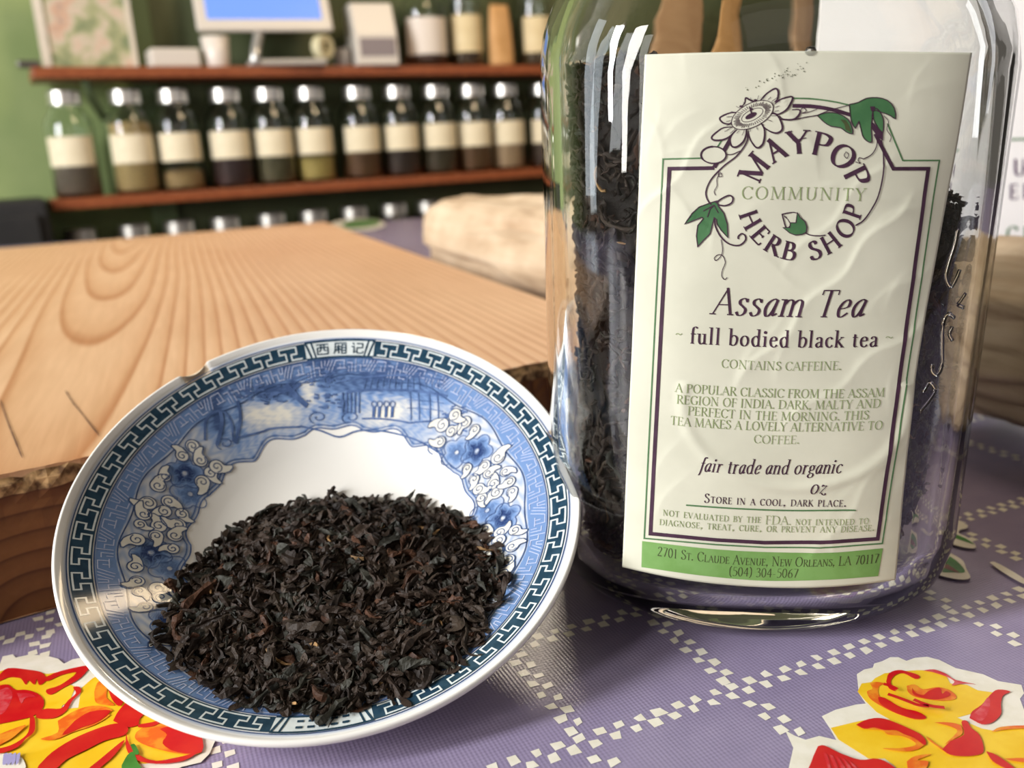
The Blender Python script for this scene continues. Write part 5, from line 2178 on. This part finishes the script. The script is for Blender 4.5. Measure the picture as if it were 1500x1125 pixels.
# stems, buds and tendrils
sv = lambda P, w, mi=PLUM: lp.stroke(smooth(P, 7), w, mi, 4)
lp.poly(ell(1045, 227, 18, 12.2, 0)[:-1], 6, 5)
lp.stroke(ell(1045, 227, 18, 12.2, 0), 2.0, PLUM, 6)
lp.stroke(ell(1045, 227, 18, 12.2, 0)[16:30], 3.0, PLUM, 6)
sv([(1093, 192), (1094, 206), (1080, 227), (1060, 243), (1042, 262), (1034, 280), (1036, 292), (1042, 300)], 2.0)
sv([(1060, 226), (1072, 226), (1084, 221)], 1.3)
sv([(1053, 250), (1052, 258), (1057, 258), (1055, 253), (1050, 262), (1050, 272), (1046, 280), (1048, 286)], 1.0)
lp.stroke(smooth([(1048, 297), (1058, 290), (1068, 286), (1073, 290), (1071, 297), (1062, 301), (1052, 300)], 6), 2.2, PLUM, 5)
lp.poly([(1003, 328), (1014, 312), (1024, 303), (1040, 297), (1050, 294), (1052, 302), (1060, 312), (1065, 328), (1066, 348), (1056, 337), (1050, 328), (1049, 321), (1046, 319), (1043, 330), (1040, 342), (1030, 352), (1022, 361), (1020, 345), (1022, 330), (1030, 320), (1028, 318), (1018, 322)], LEAF, 3)
lp.stroke([(1003, 328), (1014, 312), (1024, 303), (1040, 297), (1050, 294), (1052, 302), (1060, 312), (1065, 328), (1066, 348), (1056, 337), (1050, 328), (1049, 321), (1046, 319), (1043, 330), (1040, 342), (1030, 352), (1022, 361), (1020, 345), (1022, 330), (1030, 320), (1028, 318), (1018, 322)], 1.4, PLUM, 5, close=True)
for P in ([(1036, 318), (1040, 306), (1046, 300)], [(1030, 309), (1046, 300)], [(1052, 312), (1046, 301)]):
    lp.stroke(P, 1.3, PLUM, 5)
sv([(1046, 318), (1048, 332), (1056, 347), (1068, 357), (1082, 359), (1091, 352), (1091, 345), (1086, 342), (1081, 346), (1081, 350)], 2.2)
sv([(1056, 350), (1058, 365), (1056, 374), (1049, 381), (1046, 378), (1051, 373), (1058, 374), (1062, 384), (1058, 395), (1057, 404), (1061, 409), (1065, 406)], 1.1)
# leaves at the right of the wreath
for P in ([(1196, 169), (1210, 165), (1226, 166), (1240, 174), (1246, 184), (1248, 196), (1238, 193), (1230, 187), (1216, 185), (1205, 178)],
          [(1243, 153), (1256, 150), (1268, 144), (1284, 143), (1298, 147), (1308, 158), (1310, 174), (1302, 169), (1288, 164), (1278, 162), (1276, 175), (1275, 190), (1276, 208), (1268, 206), (1262, 198), (1257, 178), (1252, 188), (1246, 178), (1244, 165)],
          [(1277, 158), (1284, 160), (1291, 170), (1293, 182), (1291, 196), (1284, 186), (1278, 174)]):
    lp.poly(smooth(P + P[:1], 2)[:-1], LEAF, 4)
    lp.stroke(smooth(P + P[:1], 2), 1.3, PLUM, 6)
lp.poly([(1230, 175), (1238, 176), (1243, 184), (1246, 194), (1238, 190), (1236, 182)], OLV, 5)
lp.poly([(1273, 156), (1280, 156), (1280, 162), (1275, 163)], PLUM, 6)
lp.poly([(1276, 178), (1282, 184), (1292, 194), (1292, 206), (1284, 200), (1277, 190)], PLUM, 5)
sv([(1160, 206), (1180, 202), (1196, 169), (1216, 161), (1240, 155)][:2] + [(1190, 198), (1200, 172)][:0] + [(1196, 192), (1186, 200)][:0], 1.2)
sv([(1142, 175), (1158, 176), (1178, 172), (1196, 169)], 1.4)
sv([(1170, 163), (1176, 158), (1180, 163), (1174, 166), (1184, 164), (1196, 160)], 1.0)
sv([(1196, 169), (1216, 161), (1243, 154)], 1.1)
sv([(1284, 200), (1283, 214), (1276, 226), (1264, 233)], 1.4)
sv([(1264, 233), (1258, 231), (1256, 235), (1259, 239), (1252, 237)], 1.2)
sv([(1290, 205), (1293, 228), (1292, 256), (1286, 284), (1276, 305), (1264, 322), (1252, 330)], 2.0)
sv([(1294, 170), (1300, 178), (1298, 190), (1304, 200), (1302, 208)], .9)
sv([(1238, 222), (1242, 226), (1240, 232), (1236, 228), (1238, 223)], 1.0)
# bud in the middle
lp.poly(smooth([(1153, 316), (1160, 312), (1168, 313), (1174, 320), (1172, 330), (1160, 330), (1155, 326), (1152, 320)], 3), 6, 4)
for P in ([(1144, 314), (1152, 312), (1162, 311), (1167, 313)], [(1145, 314), (1147, 322), (1150, 332), (1154, 337)], [(1148, 316), (1154, 322), (1157, 329), (1154, 334)]):
    sv(P, 1.7)
G_ = [(1167, 311), (1171, 318), (1178, 324), (1181, 332), (1180, 340), (1174, 343), (1164, 344), (1156, 341), (1150, 336), (1146, 333), (1156, 333), (1157, 326), (1165, 326)]
lp.poly(G_, LEAF, 5)
lp.stroke(G_, 1.3, PLUM, 6, close=True)
sv([(1179, 341), (1186, 344), (1198, 345), (1208, 344)], 1.6)
# smudged print near the top edge
for k in range(46):
    x = 1090 + 95 * rng.random()
    y = 130 - .36 * (x - 1090) + rng.normal(0, 4)
    r_ = rng.uniform(.4, 1.3)
    lp.poly([(x + r_ * cos(t), y + r_ * .8 * sin(t)) for t in T[:-1:6]], OLV, 3)
v, f, m_ = lp.result()
ptn = obj('printing', v, f, INK, midx=m_, parent=label)
bm = bmesh.new()
bm.from_mesh(ptn.data)
for fc in bm.faces:
    if fc.normal.y > 0:
        fc.normal_flip()
bm.to_mesh(ptn.data)
bm.free()
ptn['label'] = 'plum and green lettering with a passion flower wreath'

# a seed bubble in the glass over the label's top edge, and raised scrolls at the right corner
Qb = jar_hit([(1187, 75)])[0]
bmm = bmesh.new()
bmesh.ops.create_uvsphere(bmm, u_segments=16, v_segments=10, radius=.0012)
bpw = jw(*(Qb + np.array([0, -.0002, 0])))
vb = [tuple(np.array(x.co) * np.array([1, .55, .8]) + bpw) for x in bmm.verts]
fb = [tuple(x.index for x in fcx2.verts) for fcx2 in bmm.faces]
bmm.free()
obj('glass_blister', vb, fb, big_glass, parent=jroot, smooth=True)
SCR = [[(1403, 335), (1398, 360), (1390, 385), (1386, 405), (1392, 420), (1400, 408), (1405, 395)],
       [(1397, 465), (1388, 460), (1381, 475), (1380, 505), (1379, 535), (1372, 549), (1365, 543), (1366, 533)],
       [(1352, 575), (1362, 560), (1369, 572), (1358, 590), (1348, 602)],
       [(1394, 478), (1390, 490), (1394, 498)], [(1413, 430), (1406, 440), (1402, 446), (1410, 450)]]
for P in SCR:
    Qs = jar_hit(smooth(P, 6))
    Qs = Qs + jnormal(Qs) * .0001
    W_ = jw(Qs[:, 0], Qs[:, 1], Qs[:, 2])
    v, f = tube(W_, .0005, 8)
    o = obj('embossed_scroll', v, f, big_glass, parent=jroot, smooth=True)
    recalc(o)

# ------------------------------------------------------------------ tea in the jar
def tea_top(x, y):
    return .140 - .46 * np.clip(x + .030, 0, 1) + .05 * np.clip(y, -.05, .05) * 0 + .0015 * np.sin(x * 240 + y * 90)


def tea_r(a, z):
    base = (jar_a(min(z, .14)) - .0042) * se(cos(a), sin(a), 3.0)
    base *= .996 + .004 * sin(5 * a + 40 * z) + .004 * sin(9 * a - 70 * z)
    low = np.clip((.020 - z) / .014, 0, 1) ** 1.5
    base -= .009 * low
    # settled away from the glass at the right and the left corners
    base *= 1 - .16 * max(0, cos(a - radians(-25))) ** 6 * np.clip((.036 - z) / .02, 0, 1) - .05 * max(0, cos(a - radians(205))) ** 8
    return base


places = []
rt2 = np.random.default_rng(4)
while len(places) < 2200:
    a = radians(rt2.uniform(165, 375))
    z = rt2.uniform(.0085, .139)
    r = tea_r(a, z)
    x, y = r * cos(a), r * sin(a)
    if z > tea_top(x, y):
        continue
    if abs(((a - radians(262) + pi) % (2 * pi)) - pi) < radians(26) and rt2.random() < .8 and z > .02:
        continue                                 # behind the paper
    r2 = r - .0016 - .002 * rt2.random()
    p = jw(r2 * cos(a), r2 * sin(a), z)
    n = jwv(np.array([[cos(a), sin(a), 0.0]]))[0]
    places.append((p, n, rt2.uniform(.45, .85), rt2.normal(0, .06)))
for _ in range(700):                             # the sloping top
    a, t = rt2.uniform(0, 2 * pi), sqrt(rt2.random())
    r = (tea_r(a, .12) - .004) * t
    x, y = r * cos(a), r * sin(a)
    z = float(tea_top(x, y))
    places.append((jw(x, y, z), np.array([.3, -.1, 1.0]), rt2.uniform(.6, 1.0), rt2.normal(0, .35)))
tv, tf, tcol = scatter('tea', places, tea_mat, None)
_q = wj(tv)                                   # and inside the glass
_q[:, 2] = np.maximum(_q[:, 2], .0056 + .006 * np.clip((np.hypot(_q[:, 0], _q[:, 1]) - .036) / .014, 0, 1) ** 2)
_a = np.arctan2(_q[:, 1], _q[:, 0])
_m = (jar_a(np.minimum(_q[:, 2], .14)) - .0045 - .012 * np.clip((.020 - _q[:, 2]) / .012, 0, 1) ** 1.5) * se(np.cos(_a), np.sin(_a), 2.9)
_k = np.minimum(1, _m / np.maximum(np.hypot(_q[:, 0], _q[:, 1]), 1e-6))
_q[:, 0] *= _k
_q[:, 1] *= _k
tv = jw(_q[:, 0], _q[:, 1], _q[:, 2])
cvs, cfs = [], []
NZc, NAc = 26, 72
for i in range(NZc + 1):
    for k in range(NAc):
        a = 2 * pi * k / NAc
        rr = tea_r(a, .06)
        zt = float(tea_top(rr * cos(a), rr * sin(a))) - .002
        z = .0066 + (zt - .0066) * i / NZc
        r = tea_r(a, z) - .0030 + rt2.normal(0, .0004)
        cvs.append(jw(r * cos(a), r * sin(a), z))
for i in range(NZc):
    for k in range(NAc):
        k2 = (k + 1) % NAc
        cfs.append((i * NAc + k, i * NAc + k2, (i + 1) * NAc + k2, (i + 1) * NAc + k))
cvs += [jw(0.0, 0.0, .0066), jw(0.0, 0.0, float(tea_top(0, 0)) - .002)]
for k in range(NAc):
    k2 = (k + 1) % NAc
    cfs.append((k2, k, len(cvs) - 2))
    cfs.append((NZc * NAc + k, NZc * NAc + k2, len(cvs) - 1))
n0 = len(tv)
jt = obj('loose_tea', np.vstack([tv, np.array(cvs)]), tf + [tuple(j + n0 for j in t) for t in cfs], tea_mat, loc=tuple(jw(0.0, 0.0, .0)), smooth=True)
setcol(jt.data, np.vstack([tcol, np.tile([.012, .008, .006], (len(cvs), 1))]))
tag(jt, 'dark black tea leaves filling the big glass jar', 'tea', kind='stuff')
